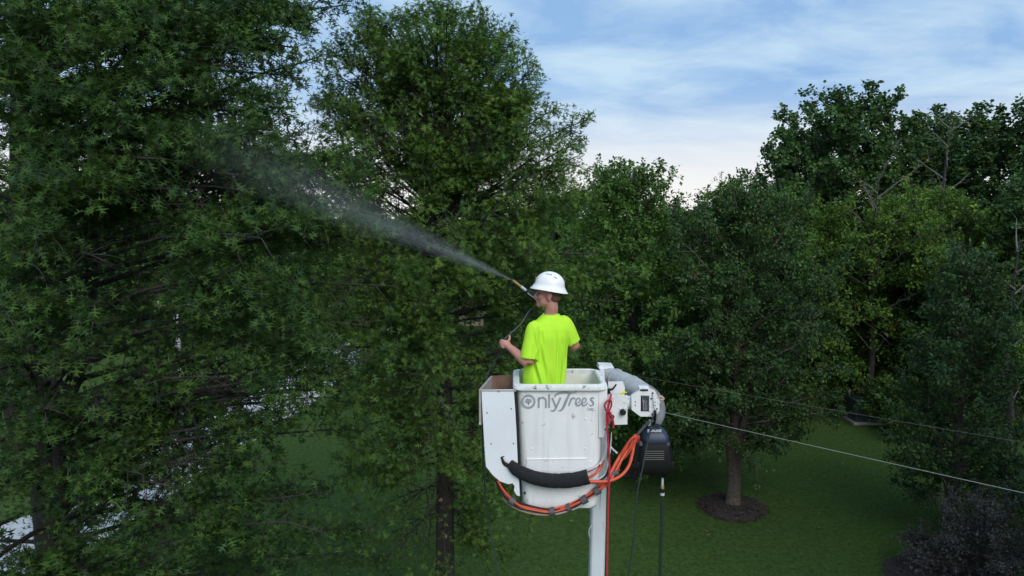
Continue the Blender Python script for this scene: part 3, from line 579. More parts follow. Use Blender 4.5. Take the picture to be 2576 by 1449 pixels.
def chips(loc, r, seed, lab):
    g = np.random.default_rng(seed); n = 900; a = g.random(n) * 6.283; q = r * np.sqrt(g.random(n)) * 1.1; az = g.random(n) * 6.283
    z = np.interp(q / r, [0, .35, .7, .95, 1.03, 1.2], [.165, .155, .125, .08, .03, .02]) + .01
    Lv = dict(pos=np.stack([loc.x + q * np.cos(a), loc.y + q * np.sin(a), z], -1), dir=np.stack([np.cos(az), np.sin(az), g.normal(0, .3, n)], -1), nrm=np.stack([g.normal(0, .4, n), g.normal(0, .4, n), np.ones(n)], -1), size=.04 + .06 * g.random(n), tint=g.random(n))
    o = link_mesh('bark_chips', leaves_mesh('bark_chips', Lv, OVAL), leaf_mat('bark_chip', (.016, .011, .009), (.095, .072, .058), .9, .0)); tag(o, lab, 'mulch', None, 'stuff')
chips(gp, 1.0, 3, 'loose bark chips round the split trunk')
mulch(gp, 1.0, 'round bed of bark mulch under the split-trunk tree')
g2 = ground_at(2395, 1330)
T, Lv = round_tree(37, 7.6, 2.3, 0.9, OVOID, EL_P, 95, .125, .75, .09, 11, .11, .14, upright=.25, leaders=2)
plant(T, 'pear_tree', g2, 'bushy dark pointed tree low at the right, beside the grey shrub', 'tree', 'ornamental trees on the lawn', Lv, DIAM, M['pearleaf'], M['bark_pale'])

# --- wood behind: three kinds, then copies
T, Lv = round_tree(41, 14.3, 4.4, 2.5, DOME, EL_M, 125, .22, 1.4, .17, 14, .19, .26, young=.15)
gF = (2130 - 1288) / FPX * 38
maple = plant(T, 'maple_tree', Vector((gF, 38, 0)), 'tall dark maple with twin peaked crown against the sky', 'tree', 'trees of the wood behind the lawn', Lv, BROAD, M['mapleleaf'], M['bark'])
print('maple leaves', len(Lv['pos']))
T, Lv = round_tree(43, 10.4, 3.3, 1.2, OVOID, EL_M, 120, .17, 1.1, .14, 13, .15, .2, young=.4)
lite = plant(T, 'ash_tree', Vector(((1600 - 1288) / FPX * 25, 25, 0)), 'pale green pointed tree just right of the tall pin oak', 'tree', 'trees of the wood behind the lawn', Lv, DIAM, M['lightleaf'], M['bark'])
T, Lv = round_tree(47, 9.0, 4.3, 1.5, DOME, EL_M, 105, .19, 1.15, .15, 12, .17, .18, young=.3)
arch = plant(T, 'locust_tree', Vector(((2290 - 1288) / FPX * 33.5, 33.5, 0)), 'arching light green tree before the dark maples', 'tree', 'trees of the wood behind the lawn', Lv, DIAM, leaf_mat('locust_leaf', (0.07, 0.14, 0.028), (0.17, 0.27, 0.04)), M['bark'])
WG = 'trees of the wood behind the lawn'
def put(src, name, px, Y, rz, sc, label, group=WG): return copy_tree(src, name, ((px - 1288) / FPX * Y, Y, 0), rz, sc, label, group)
put(maple, 'maple_tree', 2500, 36, 1.7, (1.05, 1.0, .92), 'tall dark maple at the right edge of the wood')
put(maple, 'maple_tree', 2020, 42, 2.9, (.75, .8, .93), 'dark maple whose left flank overhangs the lower treetops')
put(maple, 'maple_tree', 2330, 44, 4.1, (1.0, 1.0, .97), 'dark maple between the twin peaked one and the right edge')
put(lite, 'ash_tree', 1835, 35, 1.2, (1.0, 1.0, .99), 'rounded mid green treetop behind the mulch ring tree')
put(lite, 'ash_tree', 1730, 46, 2.2, (1.1, 1.1, .84), 'farther treetop in the dip right of the pale green tree')
put(lite, 'ash_tree', 1540, 30, 3.3, (.9, .9, 1.02), 'narrow tree peeping out beside the right flank of the pin oak')
put(lite, 'ash_tree', 1960, 34, 5.0, (1.0, 1.0, .95), 'green treetop below the left flank of the dark maples')
put(arch, 'locust_tree', 2500, 31, 2.0, (1.0, 1.0, .98), 'arching tree at the right edge above the dead branches')
put(arch, 'locust_tree', 2060, 35, 4.0, (1.0, 1.0, .95), 'low tree with shaded foot behind the green box')
put(maple, 'maple_tree', 2640, 30, .6, (.8, .8, .72), 'dark tree closing the right edge of the lawn')
put(maple, 'maple_tree', 2250, 36, 2.4, (.8, .8, .62), 'dark low tree deep in the wood behind the dead branches')
put(maple, 'maple_tree', 1800, 44, 3.4, (1.0, 1.0, .62), 'dark tree deep in the wood left of the green box')
put(maple, 'maple_tree', 1400, 48, 5.4, (1.0, 1.0, .66), 'far dark tree directly behind the worker')
put(maple, 'maple_tree', 1150, 62, .3, (1.1, 1.1, .72), 'far tree behind the trunk of the tall pin oak', 'far trees along the road')
put(lite, 'ash_tree', 930, 66, .8, (1.3, 1.3, .93), 'far tree beyond the end of the road', 'far trees along the road')
put(maple, 'maple_tree', 700, 58, 2.6, (1.2, 1.2, .72), 'far dark tree right of the utility pole', 'far trees along the road')
put(lite, 'ash_tree', 520, 52, 1.6, (1.3, 1.3, .93), 'far tree just behind the utility pole', 'far trees along the road')
put(maple, 'maple_tree', 330, 56, 3.9, (1.2, 1.2, .72), 'far dark tree left of the utility pole', 'far trees along the road')
put(lite, 'ash_tree', 190, 64, 2.9, (1.3, 1.3, .92), 'far tree with its top on the skyline at the left', 'far trees along the road')
put(maple, 'maple_tree', 20, 50, 1.1, (1.2, 1.2, .72), 'far dark tree at the left edge', 'far trees along the road')

put(arch, 'locust_tree', 985, 41, 5.5, (.85, .85, .86), 'mid green tree hiding the far end of the road', 'far trees along the road')
for (x_, y_, rz_, k_, lab) in ((14.5, 4, .9, 1.0, 'tall unseen tree added to shade the lawn, nearest the right side of the view'), (18.5, 10, 2.2, 1.05, 'tall unseen tree added for shade right of the view beside the lawn'), (16.5, -4, 3.6, 1.0, 'tall unseen tree added for shade behind the viewer to the right')):
    copy_tree(maple, 'maple_tree', (x_, y_, 0), rz_, k_, lab, WG)  # unseen maples added for the shade they cast over the right of the lawn

# --- dead and half dead trees in front of the maples
def dead_tree(seed, loc, H, spread, nl, label, leafy=0.0):
    T = Tree(seed); g = T.g; T.set_trunk([(0, 0, -.1), (.1, 0, H * .3), (-.1, .1, H * .6), (.05, 0, H)], [.16, .13, .08, .015])
    for i in range(nl):
        f = .25 + .72 * (i + g.random()) / nl; az = i * 2.4 + g.normal(0, .4); Lr = spread * (1.1 - .6 * f) * (.6 + .7 * g.random())
        T.limb((0, 0, H * f), az, Lr, .5 + .5 * g.random(), .05, .035, start=.25, spacing=.30, slen=.8, sp_step=.3, roll=1.3, r0=.014)
    root = thing('dead_tree', loc, label, 'tree', 'dead trees in the wood')
    link_mesh('trunk', tubes_mesh('trunk', T.trunk, [9]), M['bark'], root)
    for l_ in T.limbs: link_mesh('limb', tubes_mesh('limb', [l_], [5]), M['dead'], root)
    o = link_mesh('twigs', tubes_mesh('twigs', T.twigs, [3] * len(T.twigs)), M['dead'], root); o['kind'] = 'stuff'
    if leafy:
        o = link_mesh('crown', leaves_mesh('crown', T.leaves(6, .13, .5, keep=leafy), OVAL), M['yellowleaf'], root); o['kind'] = 'stuff'
X = lambda px, Y: (px - 1288) / FPX * Y
dead_tree(51, Vector((X(2370, 32), 32, 0)), 13.4, 2.8, 20, 'tall bare grey tree with a few yellow leaves before the dark maples', .22)
dead_tree(53, Vector((X(2200, 32), 32, 0)), 10.8, 3.6, 24, 'leaning bare tree with sparse yellowing leaves above the arching tree', .3)
dead_tree(57, Vector((X(2120, 34), 34, 0)), 6.6, 3.4, 14, 'low tangle of bare dead branches in the shade behind the lawn', .03)
dead_tree(59, Vector((X(2560, 24), 24, 0)), 8.2, 2.4, 12, 'dead pale branches at the right edge below the treetops', 0)
# slim stems near the green box
for k, (px, Y, h) in enumerate(((2175, 33.2, 4.4), (2196, 33.8, 4.2), (2080, 32.5, 4.0))):
    b = Vector((X(px, Y), Y, 0)); o = MB().tube([b + Vector((0, 0, -.1)), b + Vector((.05, 0, h * .5)), b + Vector((-.12, 0, h))], [.06, .05, .03], 7).build('sapling_stem', M['dead'], loc=b)
    tag(o, ['slim pale stem standing right behind the green box', 'second slim stem behind the right side of the green box', 'slim stem left of the white post'][k], 'stem', 'slim stems at the edge of the wood')

def shrub(seed, loc, H, Rm, label, mat, nl=40):
    T, Lv = round_tree(seed, H, Rm, .15, DOME, EL_P, nl, .15, .5, .085, 8, .075, .05, upright=.2)
    plant(T, 'shrub', loc, label, 'shrub', 'grey purple shrubs', Lv, OVAL, mat, M['bark'])
s1 = ground_at(2480, 1480); shrub(61, s1, 1.7, 1.55, 'grey purple leaved shrub in the lower right corner', M['greyleaf'], 60)
s2 = ground_at(2590, 1330); shrub(63, s2, 1.5, 1.0, 'pale grey leaved bush at the right edge under the trees', M['greyleaf'], 40)
s3 = ground_at(2330, 1440); shrub(65, s3, .9, .55, 'small grey leaved bush left of the big corner shrub', M['greyleaf'], 26)
chips(ground_at(2400, 1470), 1.6, 4, 'loose bark chips under the grey shrubs')
mulch(ground_at(2400, 1470), 1.5, 'dark mulch bed under the grey shrubs in the lower right')

T, Lv = round_tree(71, 1.5, 1.1, .1, DOME, EL_P, 34, .16, .5, .10, 8, .11, .04, upright=.2)
ug = plant(T, 'bush', Vector((X(2235, 31.2), 31.2, 0)), 'low green bush close right of the green box', 'bush', 'low bushes at the edge of the wood', Lv, DIAM, M['lightleaf'], M['bark'])
for (px, Y, rz, k, lab) in ((2270, 30.2, 1.0, 1.1, 'low green bush right of the one beside the green box'), (2105, 33.2, 2.2, 1.2, 'low green bush left of the white post'), (2040, 32.4, 3.1, 1.0, 'low green bush at the wood edge left of the slim stem'), (2160, 34.6, 4.4, 1.3, 'low green bush behind the green box'), (2330, 28.5, 5.2, .9, 'low green bush at the foot of the bushy dark tree')):
    copy_tree(ug, 'bush', (X(px, Y), Y, 0), rz, k, lab, 'low bushes at the edge of the wood')

# ------------------------------------------------------------------ things far off
b0 = ground_at(2180, 1068)
u = thing('utility_box', b0, 'green metal utility box on a pad at the edge of the wood', 'utility box')
MB().box(b0 + Vector((0, .4, .06)), (1.25, 1.15, .14), b=.02).build('pad', M['plyg'], u)
MB().box(b0 + Vector((0, .4, .57)), (1.02, .9, .88), b=.03).build('cabinet', M['greenbox'], u)
MB().box(b0 + Vector((0, .38, 1.03)), (1.08, 1.0, .07), b=.02).build('lid', M['greenbox'], u)
MB().box(b0 + Vector((.22, -.065, .6)), (.05, .03, .16), b=.01).build('handle', M['black'], u)
b1 = ground_at(2137, 1046); p = thing('marker_post', b1, 'short white peeling post left of the green box', 'post')
MB().tube([b1 + Vector((.05, 0, -.1)), b1 + Vector((0, 0, .55)), b1 + Vector((-.08, 0, 1.15))], [.075, .07, .06], 9).build('post', M['whitehose'], p)
MB().tube([b1 + Vector((-.08, 0, 1.15)), b1 + Vector((-.09, 0, 1.2))], [.075, .05], 9, smooth=False).build('cap', M['whitehose'], p)

b2 = ground_at(458, 1112); p = thing('utility_pole', b2, 'wooden utility pole with white conduit seen through the left tree', 'pole')
H2 = at(458, 745, b2.y).z
MB().tube([b2 + Vector((0, 0, -.2)), b2 + Vector((0, 0, H2 + .25))], [.15, .12], 12, smooth=False).build('post', M['polewood'], p)
MB().tube([b2 + Vector((.11, -.13, 0)), b2 + Vector((.10, -.12, H2 * .93))], [.055, .055], 8, smooth=False).build('conduit', M['whitehose'], p)
MB().box(b2 + Vector((0, -.16, H2 - .35)), (1.5, .1, .11), b=.012).build('crossarm', M['bark_pale'], p)
for sx in (-.6, .6): MB().tube([b2 + Vector((sx, -.16, H2 - .30)), b2 + Vector((sx, -.16, H2 - .15))], [.045, .03], 8, smooth=False).build('insulator', M['whitehose'], p)
for (pyl, end, lab) in ((H2 - .15, at(2700, 1254, 9.2), 'lower pale cable crossing the lawn from the pole'), (H2 + .2, at(2700, 1121, 9.6), 'upper thin cable crossing before the dark trees')):
    a = b2 + Vector((.6 if pyl < H2 else 0.1, -.16, pyl)); e = end + (end - a) * .25; pts = [a + (e - a) * t + Vector((0, 0, -.45 * 4 * t * (1 - t) * .25)) for t in np.linspace(0, 1, 14)]
    o = MB().tube(pts, [.005, .005] if pyl < H2 else [.003, .003], 6).build('overhead_cable', M['wire'] if pyl < H2 else M['dead'], loc=a); tag(o, lab, 'cable', 'overhead cables')
# a house far down the road, glimpsed through the leaves
hb = Vector((X(1075, 60), 60, 0)); h = thing('house', hb, 'distant tan house with dark roof glimpsed through the tall pin oak', 'house')
MB().box(hb + Vector((0, 3, 1.6)), (9, 7, 3.4)).build('wall', M['siding'], h, smooth=False)
MB().prism([hb + Vector((-4.9, -.9, 3.3)), hb + Vector((-4.9, 6.9, 3.3)), hb + Vector((-4.9, 3, 5.6))], (9.8, 0, 0)).build('roof', M['roof'], h, smooth=False)
for sx in (-2.6, 1.6):
    w = MB().box(hb + Vector((sx, -.52, 1.8)), (1.3, .1, 1.3)).build('window', M['white'], h, smooth=False); MB().box(hb + Vector((sx, -.575, 1.8)), (1.1, .03, 1.1)).build('pane', M['hole'], w, smooth=False)
MB().box(hb + Vector((-.5, -.52, 1.1)), (1.0, .08, 2.1)).build('door', M['white'], h, smooth=False)

# ------------------------------------------------------------------ aerial lift: bucket, side box, jib, boom
def D2(x, y): return (1840 + x * .4418) * .644, (1400 + y * .4417) * .644
def D3(x, y): return (2240 + x * .345) * .644, (1400 + y * .345) * .644
def D4(x, y): return (2200 + x * .3106) * .644, (1800 + y * .3106) * .644
def D5(x, y): return (2380 + x * .1933) * .644, (1620 + y * .1933) * .644
def D6(x, y): return (2440 + x * .138) * .644, (1480 + y * .138) * .644
def on_front(px, py, off=0.0):
    Y = 6.0
    for _ in range(4): Y = 5.985 + (7.575 - at(px, py, Y).z) * 0.0366 - off
    return at(px, py, Y)
def rrect(x0, x1, y0, y1, r, z, n=5):
    out = []
    for (cx, cy_, a0) in ((x1 - r, y1 - r, 0), (x0 + r, y1 - r, 90), (x0 + r, y0 + r, 180), (x1 - r, y0 + r, 270)):
        for k in range(n + 1): a = R(a0 + 90 * k / n); out.append(Vector((cx + r * math.cos(a), cy_ + r * math.sin(a), z)))
    return out
lift = thing('aerial_lift', (0.40, 6.3, 0), 'white fibreglass lift bucket with grey lettering, hoses, jib and boom', 'lift bucket')
outer = [rrect(.14, .70, 6.06, 6.55, .06, 6.524), rrect(.108, .722, 6.032, 6.578, .07, 6.530), rrect(.094, .736, 6.022, 6.588, .07, 6.555), rrect(.090, .738, 6.018, 6.592, .07, 6.60),
         rrect(.064, .753, 6.002, 6.608, .065, 7.1), rrect(.038, .768, 5.986, 6.624, .06, 7.56)]
inner = [rrect(.062, .741, 6.010, 6.600, .055, 7.56), rrect(.092, .723, 6.026, 6.584, .06, 7.1), rrect(.125, .70, 6.045, 6.565, .06, 6.66), rrect(.15, .68, 6.07, 6.54, .05, 6.62)]
bucket = MB().loft(outer, True, False).build('bucket', M['white'], lift, auto=50)
MB().loft(inner, False, True).build('liner', M['white_in'], bucket, auto=50)
lo = lambda e, z, r=.08: rrect(.062 - e, .741 + e, 6.010 - e, 6.600 + e, r, z)
MB().loft([lo(0, 7.556, .055), lo(.052, 7.556), lo(.056, 7.565), lo(.05, 7.592), lo(.01, 7.604, .06), lo(0, 7.596, .055), lo(0, 7.556, .055)], False, False).build('rim', M['rim'], bucket, auto=40)
# raised patch with ledge on the lower front
pt = [on_front(*D2(x, y), .0) for x, y in ((495, 892), (1025, 886), (1028, 905), (1075, 908), (1078, 1000), (485, 1000))]
MB().prism(pt, (0, -.006, 0)).build('patch_plate', M['white'], bucket, smooth=False)
e0 = on_front(*D2(490, 893), .004); e1 = on_front(*D2(1028, 886), .004); MB().tube([e0, e1], [.006, .006], 6, smooth=False).build('ledge', M['white'], bucket)
for (x, y) in ((1015, 535), (1008, 796), (540, 798), (1015, 1137), (475, 1190), (1185, 627)):
    c = on_front(*D2(x, y)); MB().tube([c, c + Vector((0, -.005, 0))], [.011, .007], 10, smooth=False).build('rivet', M['white'] if y not in (627, 1190) else M['hole'], bucket)
# corner gusset at the right edge of the front
MB().prism([on_front(*D2(x, y), .004) for x, y in ((1130, 275), (1205, 268), (1200, 660), (1165, 700), (1130, 700))], (0, .004, 0)).build('corner_plate', M['white'], bucket, smooth=False)
# lettering: flat grey strokes on the front
def stroke(pts, w, name='letter', closed=False, mat='letter', proj=None, sub=6, sm=True):
    proj = proj or (lambda x, y: on_front(*D2(x, y), .0015))
    P2 = [Vector((p[0], p[1], 0)) for p in pts]; C = catmull(P2, sub) if sm and len(P2) > 2 else P2; m = len(C); ws = w if hasattr(w, '__len__') else [w, w]; vs = []; fs = []
    for i, c in enumerate(C):
        d = (C[(i + 1) % m if closed else min(i + 1, m - 1)] - C[i - 1 if (i or closed) else 0]).normalized(); nn = Vector((-d.y, d.x, 0))
        q = i / (m - 1) * (len(ws) - 1); k = min(int(q), len(ws) - 2); hw = (ws[k] + (ws[k + 1] - ws[k]) * (q - k)) / 2
        a = proj(c.x + nn.x * hw, c.y + nn.y * hw); b = proj(c.x - nn.x * hw, c.y - nn.y * hw); vs += [a, b, a + Vector((0, -.0015, 0)), b + Vector((0, -.0015, 0))]
    for i in range(m if closed else m - 1):
        a = i * 4; b = ((i + 1) % m) * 4; fs += [(a + 2, a + 3, b + 3, b + 2), (a, a + 2, b + 2, b), (a + 1, b + 1, b + 3, a + 3)]
    return MB().add(vs, fs)
def letters(items, mat, par, proj=None):
    for st in items:
        mb = MB()
        for (pts, w, sm) in st:
            q = stroke(pts, w, proj=proj, sm=sm); mb.add(q.v, q.f)
        mb.build('letter', M[mat], par, smooth=False)
ringO = [(507 + 54 * math.cos(a), 382 + 54 * math.sin(a)) for a in np.linspace(0, 2 * math.pi, 33)]
canopy = [(507 + (26 + 5 * math.sin(5 * a)) * math.cos(a) * 1.15, 376 + (22 + 4 * math.sin(6 * a)) * math.sin(a)) for a in np.linspace(0, 2 * math.pi, 24)[:-1]]
letters([[(ringO, 19, False)]], 'letter', bucket)
MB().prism([on_front(*D2(x, y), .0015) for x, y in canopy], (0, -.0015, 0)).add(*(lambda q: (q.v, q.f))(stroke([(507, 385), (507, 410)], [9, 14], sm=False))).build('tree_emblem', M['letter'], bucket, smooth=False)
letters([
    [([(598, 438), (598, 342)], 17, False), ([(598, 375), (612, 352), (638, 347), (658, 362), (662, 390), (662, 438)], [12, 17, 17, 17], True)],
    [([(690, 316), (690, 438)], 17, False)],
    [([(716, 348), (752, 432)], 17, False), ([(792, 346), (764, 408), (742, 452), (722, 464), (704, 462)], [17, 17, 15, 12], True)],
    [([(745, 346), (742, 330), (768, 312), (820, 302), (880, 306), (932, 304)], [6, 14, 18, 18, 14, 5], True), ([(872, 308), (842, 372), (818, 428), (795, 458), (768, 462)], [16, 24, 24, 16, 5], True)],
    [([(862, 420), (876, 385), (888, 352)], [12, 15, 10], True), ([(880, 375), (896, 354), (912, 352), (922, 362)], [8, 14, 16, 9], True)],
    [([(930, 396), (952, 388), (964, 366), (950, 350), (932, 366), (926, 398), (938, 416), (958, 412), (980, 392)], [6, 10, 12, 12, 16, 17, 14, 9], True)],
    [([(984, 396), (1006, 388), (1018, 366), (1004, 350), (986, 366), (980, 398), (992, 416), (1012, 412), (1034, 392)], [6, 10, 12, 12, 16, 17, 14, 9], True)],
    [([(1088, 356), (1070, 348), (1058, 362), (1074, 382), (1082, 402), (1064, 418), (1040, 410)], [12, 13, 16, 17, 16, 12, 5], True)],
    [([(1030, 442), (1030, 461)], 6, False), ([(1029, 433), (1032, 437)], 6, False)],
    [([(1043, 461), (1043, 442)], 6, False), ([(1043, 450), (1050, 443), (1058, 445), (1060, 461)], 6, True)],
    [([(1084, 446), (1075, 443), (1068, 452), (1075, 460), (1084, 457)], 6, True)],
    [([(1091, 457), (1095, 461)], 6, False)]], 'letter', bucket)

# side box of plywood at the left of the bucket
YB = 5.95
fp = [at(*D2(x, y), YB) for x, y in ((93, 280), (378, 276), (392, 480), (404, 700), (412, 900), (424, 1080), (432, 1218), (405, 1212), (380, 1170), (385, 1130), (368, 1105), (330, 1112), (258, 1088), (190, 1030), (132, 955), (120, 800), (104, 520))]
box = MB().prism(fp, (0, .012, 0)).build('side_box', M['panel'], lift, smooth=False)
for (x, y) in ((245, 295), (355, 445), (143, 481), (376, 753), (177, 755)):
    c = at(*D2(x, y), YB); MB().tube([c + Vector((0, .002, 0)), c + Vector((0, -.002, 0))], [.006, .006], 8, smooth=False).build('screw', M['hole'], box)
A = at(*D2(88, 258), YB); B = at(*D2(360, 250), YB); C_ = at(*D2(385, 135), 6.50); D_ = at(*D2(190, 150), 6.48)
zt, zb = 7.565, 7.27
def wallb(p, q, t, z0, z1, name, mat, par=box, z1b=None):
    d = (q - p); d.z = 0; d.normalize(); nn = Vector((-d.y, d.x, 0)) * t; z1b = z1 if z1b is None else z1b
    vs = [(p.x, p.y, z0), (q.x, q.y, z0), (q.x, q.y, z1b), (p.x, p.y, z1)]; vs = [Vector(v) for v in vs]; return MB().prism(vs, nn).build(name, M[mat], par, smooth=False)
wallb(Vector((A.x, YB + .014, 0)), Vector((D_.x, 6.48, 0)), .018, zb, zt, 'side_board', 'plyg')
wallb(Vector((D_.x, 6.48, 0)), Vector((.055, 6.50, 0)), .016, zb, zt, 'back_board', 'ply')
wallb(Vector((.03, 6.48, 0)), Vector((.02, YB + .03, 0)), .012, zb, zt - .03, 'inner_board', 'ply')
MB().prism([Vector((A.x + .02, YB + .03, 7.30)), Vector((.01, YB + .03, 7.30)), Vector((.02, 6.46, 7.30)), Vector((D_.x + .02, 6.46, 7.30))], (0, 0, .015)).build('floor_board', M['ply'], box, smooth=False)
MB().prism([Vector((A.x, YB - .001, 7.552)), Vector((.035, YB - .001, 7.552)), Vector((.035, YB + .02, 7.552)), Vector((A.x, YB + .02, 7.552))], (0, 0, .012)).build('top_edge', M['plyg'], box, smooth=False)
MB().prism([on_front(*D2(x, y), -.004) for x, y in ((382, 278), (408, 278), (448, 1270), (430, 1270))], (0, -.02, 0)).build('gap_shade', M['hole'], box, smooth=False)  # dark strip standing in for the shaded gap between box and bucket

# black sleeve and hydraulic hoses strapped round the bucket
g = np.random.default_rng(8)
sl = [(338, 922), (385, 968), (450, 1012), (560, 1055), (680, 1078), (800, 1082), (920, 1072), (1036, 1046)]
spt = [on_front(*D2(x, y), .066) for x, y in sl]; rs = [.034, .050, .054, .057, .060, .061, .061, .063]
rr = []
for q in np.linspace(0, 7, 46): rr.append(float(np.interp(q, range(8), rs)) * (1 + (.10 if q < 1.6 else .022) * math.sin(q * 19) + .02 * g.normal()))
MB().tube(spt, rr, 18).build('hose_sleeve', M['black'], lift, auto=70)
MB().tube([on_front(*D2(x, y), .06) for x, y in ((282, 872), (300, 900), (335, 922), (380, 960))], [.014, .014], 8).build('hose_end', M['whitehose'], lift)
MB().tube([on_front(*D2(x, y), .056) for x, y in ((278, 866), (296, 925), (330, 950))], [.018, .018], 8).build('hose_end', M['rubber'], lift)
low = [(225, 1065), (262, 1150), (330, 1240), (420, 1300), (540, 1338), (690, 1356), (820, 1338), (930, 1290), (1030, 1232), (1130, 1160), (1205, 1110)]
low3 = [(440, 1310), (520, 1160), (600, 1030), (680, 930), (722, 880)]
cols = ['orange', 'orange', 'rubber', 'tan', 'rubber', 'orange', 'whitehose']; 
for k, cname in enumerate(cols):
    dx_, dy_ = (k - 3) * 7 + g.normal(0, 4), ((k * 37) % 7 - 3) * 9; wob = g.normal(0, 5, (len(low), 2))
    pts = [on_front(*D2(x + dx_ * (1 if i < 4 else .4) + wob[i][0], y + dy_ + wob[i][1]), .03 + .008 * (k % 3)) for i, (x, y) in enumerate(low)]
    if cname == 'orange': pts += [at(*D3(x + dx_ * 1.2, y + dy_ * .6), 6.02 + .05 * i) for i, (x, y) in enumerate(low3)]
    elif cname != 'rubber': pts = pts[:8]
    MB().tube(pts, [.0105, .0105], 8).build('hydraulic_hose', M[cname], lift)
for (i0, f, w) in ((2, .3, .05), (5, .2, .045), (6, .4, .03), (7, .7, .05), (10, -.2, .05)):
    c0 = Vector(on_front(*D2(*low[min(i0, 9)]), .034)); c1 = Vector(on_front(*D2(*low[min(i0 + 1, 10)]), .034)); c = c0 + (c1 - c0) * f; d = (c1 - c0).normalized()
    MB().tube([c - d * w / 2, c + d * w / 2], [.034, .036], 12, smooth=False).build('tape_band', M['tape'], lift)
MB().tube([on_front(*D2(1030, 1094), .07), on_front(*D2(1130, 1094), .06), at(*D3(190, 1396), 5.93), at(*D3(400, 1388), 5.95), at(*D3(540, 1325), 6.0), at(*D3(625, 1220), 6.05), at(*D3(665, 1090), 6.12), at(*D3(690, 960), 6.18), at(*D3(722, 885), 6.24)], [.0135, .0135], 10).build('hydraulic_hose', M['orange'], lift)
for (a, cname, r_) in (([(1028, 992), (1110, 955), (1160, 905), (1190, 820), (1192, 700), (1205, 600)], 'whitehose', .010), ([(1030, 1060), (1100, 1020), (1150, 960), (1172, 900)], 'orange', .011), ([(1030, 1000), (1090, 975), (1140, 940)], 'redrope', .008),
                       ([(1105, 1080), (1180, 1025), (1215, 900), (1232, 780), (1238, 650)], 'whitehose', .008), ([(1120, 1090), (1190, 1040), (1225, 920), (1222, 780), (1245, 560)], 'rubber', .009), ([(1230, 780), (1262, 812), (1292, 838)], 'whitehose', .009)):
    MB().tube([on_front(*D2(x, y), .035 if x < 1150 else .01) for x, y in a], [r_, r_], 8).build('hydraulic_hose', M[cname], lift)
for k, a in enumerate(([(430, 1290), (520, 1120), (600, 980), (660, 905), (720, 880)], [(500, 1260), (560, 1130), (640, 1000), (700, 900)], [(520, 1270), (500, 1200), (600, 1100), (690, 960)], [(560, 1120), (580, 1040), (650, 930), (725, 885)])):
    MB().tube([at(*D3(x, y), 6.08 + .03 * k) for x, y in a], [.0085, .0085], 8).build('hydraulic_hose', M['orange'], lift)
MB().tube([at(*D3(x, y), 6.03) for x, y in ((385, 1340), (440, 1310), (510, 1285))], [.022, .026, .020], 10).build('tape_band', M['tape'], lift)
for k in range(3): MB().tube([at(*D3(715 + 7 * k, 872), 6.24 + .02 * k), at(*D3(735 + 4 * k, 900), 6.25), at(*D3(722, 960), 6.24)], [.010, .010], 8).build('hydraulic_hose', M['redrope'], lift)

# bracket, jib head, canvas covered jib
MB().prism([at(*D3(x, y), 6.02) for x, y in ((398, 424), (612, 420), (611, 748), (470, 752), (440, 700), (398, 690))], (0, .02, 0)).build('bracket_plate', M['wmetal'], lift, smooth=False)
br = MB().prism([at(*D3(x, y), 6.12) for x, y in ((340, 430), (398, 430), (398, 700), (340, 690))], (0, .14, 0)).build('bracket_arm', M['wmetal'], lift, smooth=False)
MB().prism([at(*D3(x, y), 6.16) for x, y in ((395, 268), (560, 264), (584, 330), (575, 420), (398, 424))], (0, .02, 0)).build('upper_plate', M['wmetal'], lift, smooth=False)
MB().tube([at(*D3(x, y), 6.10) for x, y in ((405, 400), (405, 352), (440, 350), (486, 292))], [.012, .010, .007], 8).build('latch', M['rubber'], lift)
MB().tube([at(*D3(x, y), 6.08) for x, y in ((530, 408), (566, 384), (604, 388))], [.010, .012, .004], 7).build('strap_end', M['yellow'], lift)
c = at(*D3(556, 602), 6.02); MB().tube([c, c + Vector((0, -.03, 0)), c + Vector((0, -.045, 0))], [.024, .026, .018], 14, smooth=False).build('knob', M['rubber'], lift)
for (x, y) in ((522, 562), (606, 568), (578, 492)): c = at(*D3(x, y), 6.02); MB().tube([c, c + Vector((0, -.008, 0))], [.006, .006], 8, smooth=False).build('bolt', M['wmetal'], lift)
c = at(*D3(440, 665), 6.0); MB().tube([c + Vector((0, .05, 0)), c], [.018, .018], 12, smooth=False).build('pivot', M['hole'], lift)
MB().tube([at(*D3(560, 500), 6.14), at(*D3(700, 500), 6.14)], [.058, .058], 16, smooth=False).build('shaft', M['wmetal'], lift)
YH = 6.05
def hp(pl): return [at(*D6(x, y), YH) for x, y in pl]
head = MB().prism(hp([(190, 470), (390, 345), (455, 338), (455, 1065), (445, 1063), (200, 880)]), (0, .03, 0)).prism(hp([(700, 332), (830, 400), (985, 620), (985, 900), (905, 1010), (820, 1070), (700, 1068)]), (0, .03, 0)).prism(hp([(455, 338), (700, 332), (700, 470), (455, 470)]), (0, .03, 0)).prism(hp([(455, 945), (700, 945), (700, 1068), (455, 1065)]), (0, .03, 0)).build('jib_head', M['wmetal'], lift, smooth=False)
MB().prism([at(*D6(x, y), YH + .25) for x, y in ((215, 430), (560, 220), (860, 330), (1010, 640), (1000, 930), (830, 1040), (440, 1030), (225, 860))], (0, .02, 0)).build('back_plate', M['wmetal'], head, smooth=False)
MB().box(at(*D6(530, 255), YH + .06), (.085, .10, .03), b=.004).build('top_block', M['wmetal'], head)
MB().box(at(*D6(555, 318), YH - .002), (.066, .006, .014)).build('slot', M['hole'], head, smooth=False)
MB().tube([at(*D6(420, 710), YH + .10), at(*D6(740, 710), YH + .10)], [.062, .062], 18, smooth=False).build('winch_drum', M['hole'], head)
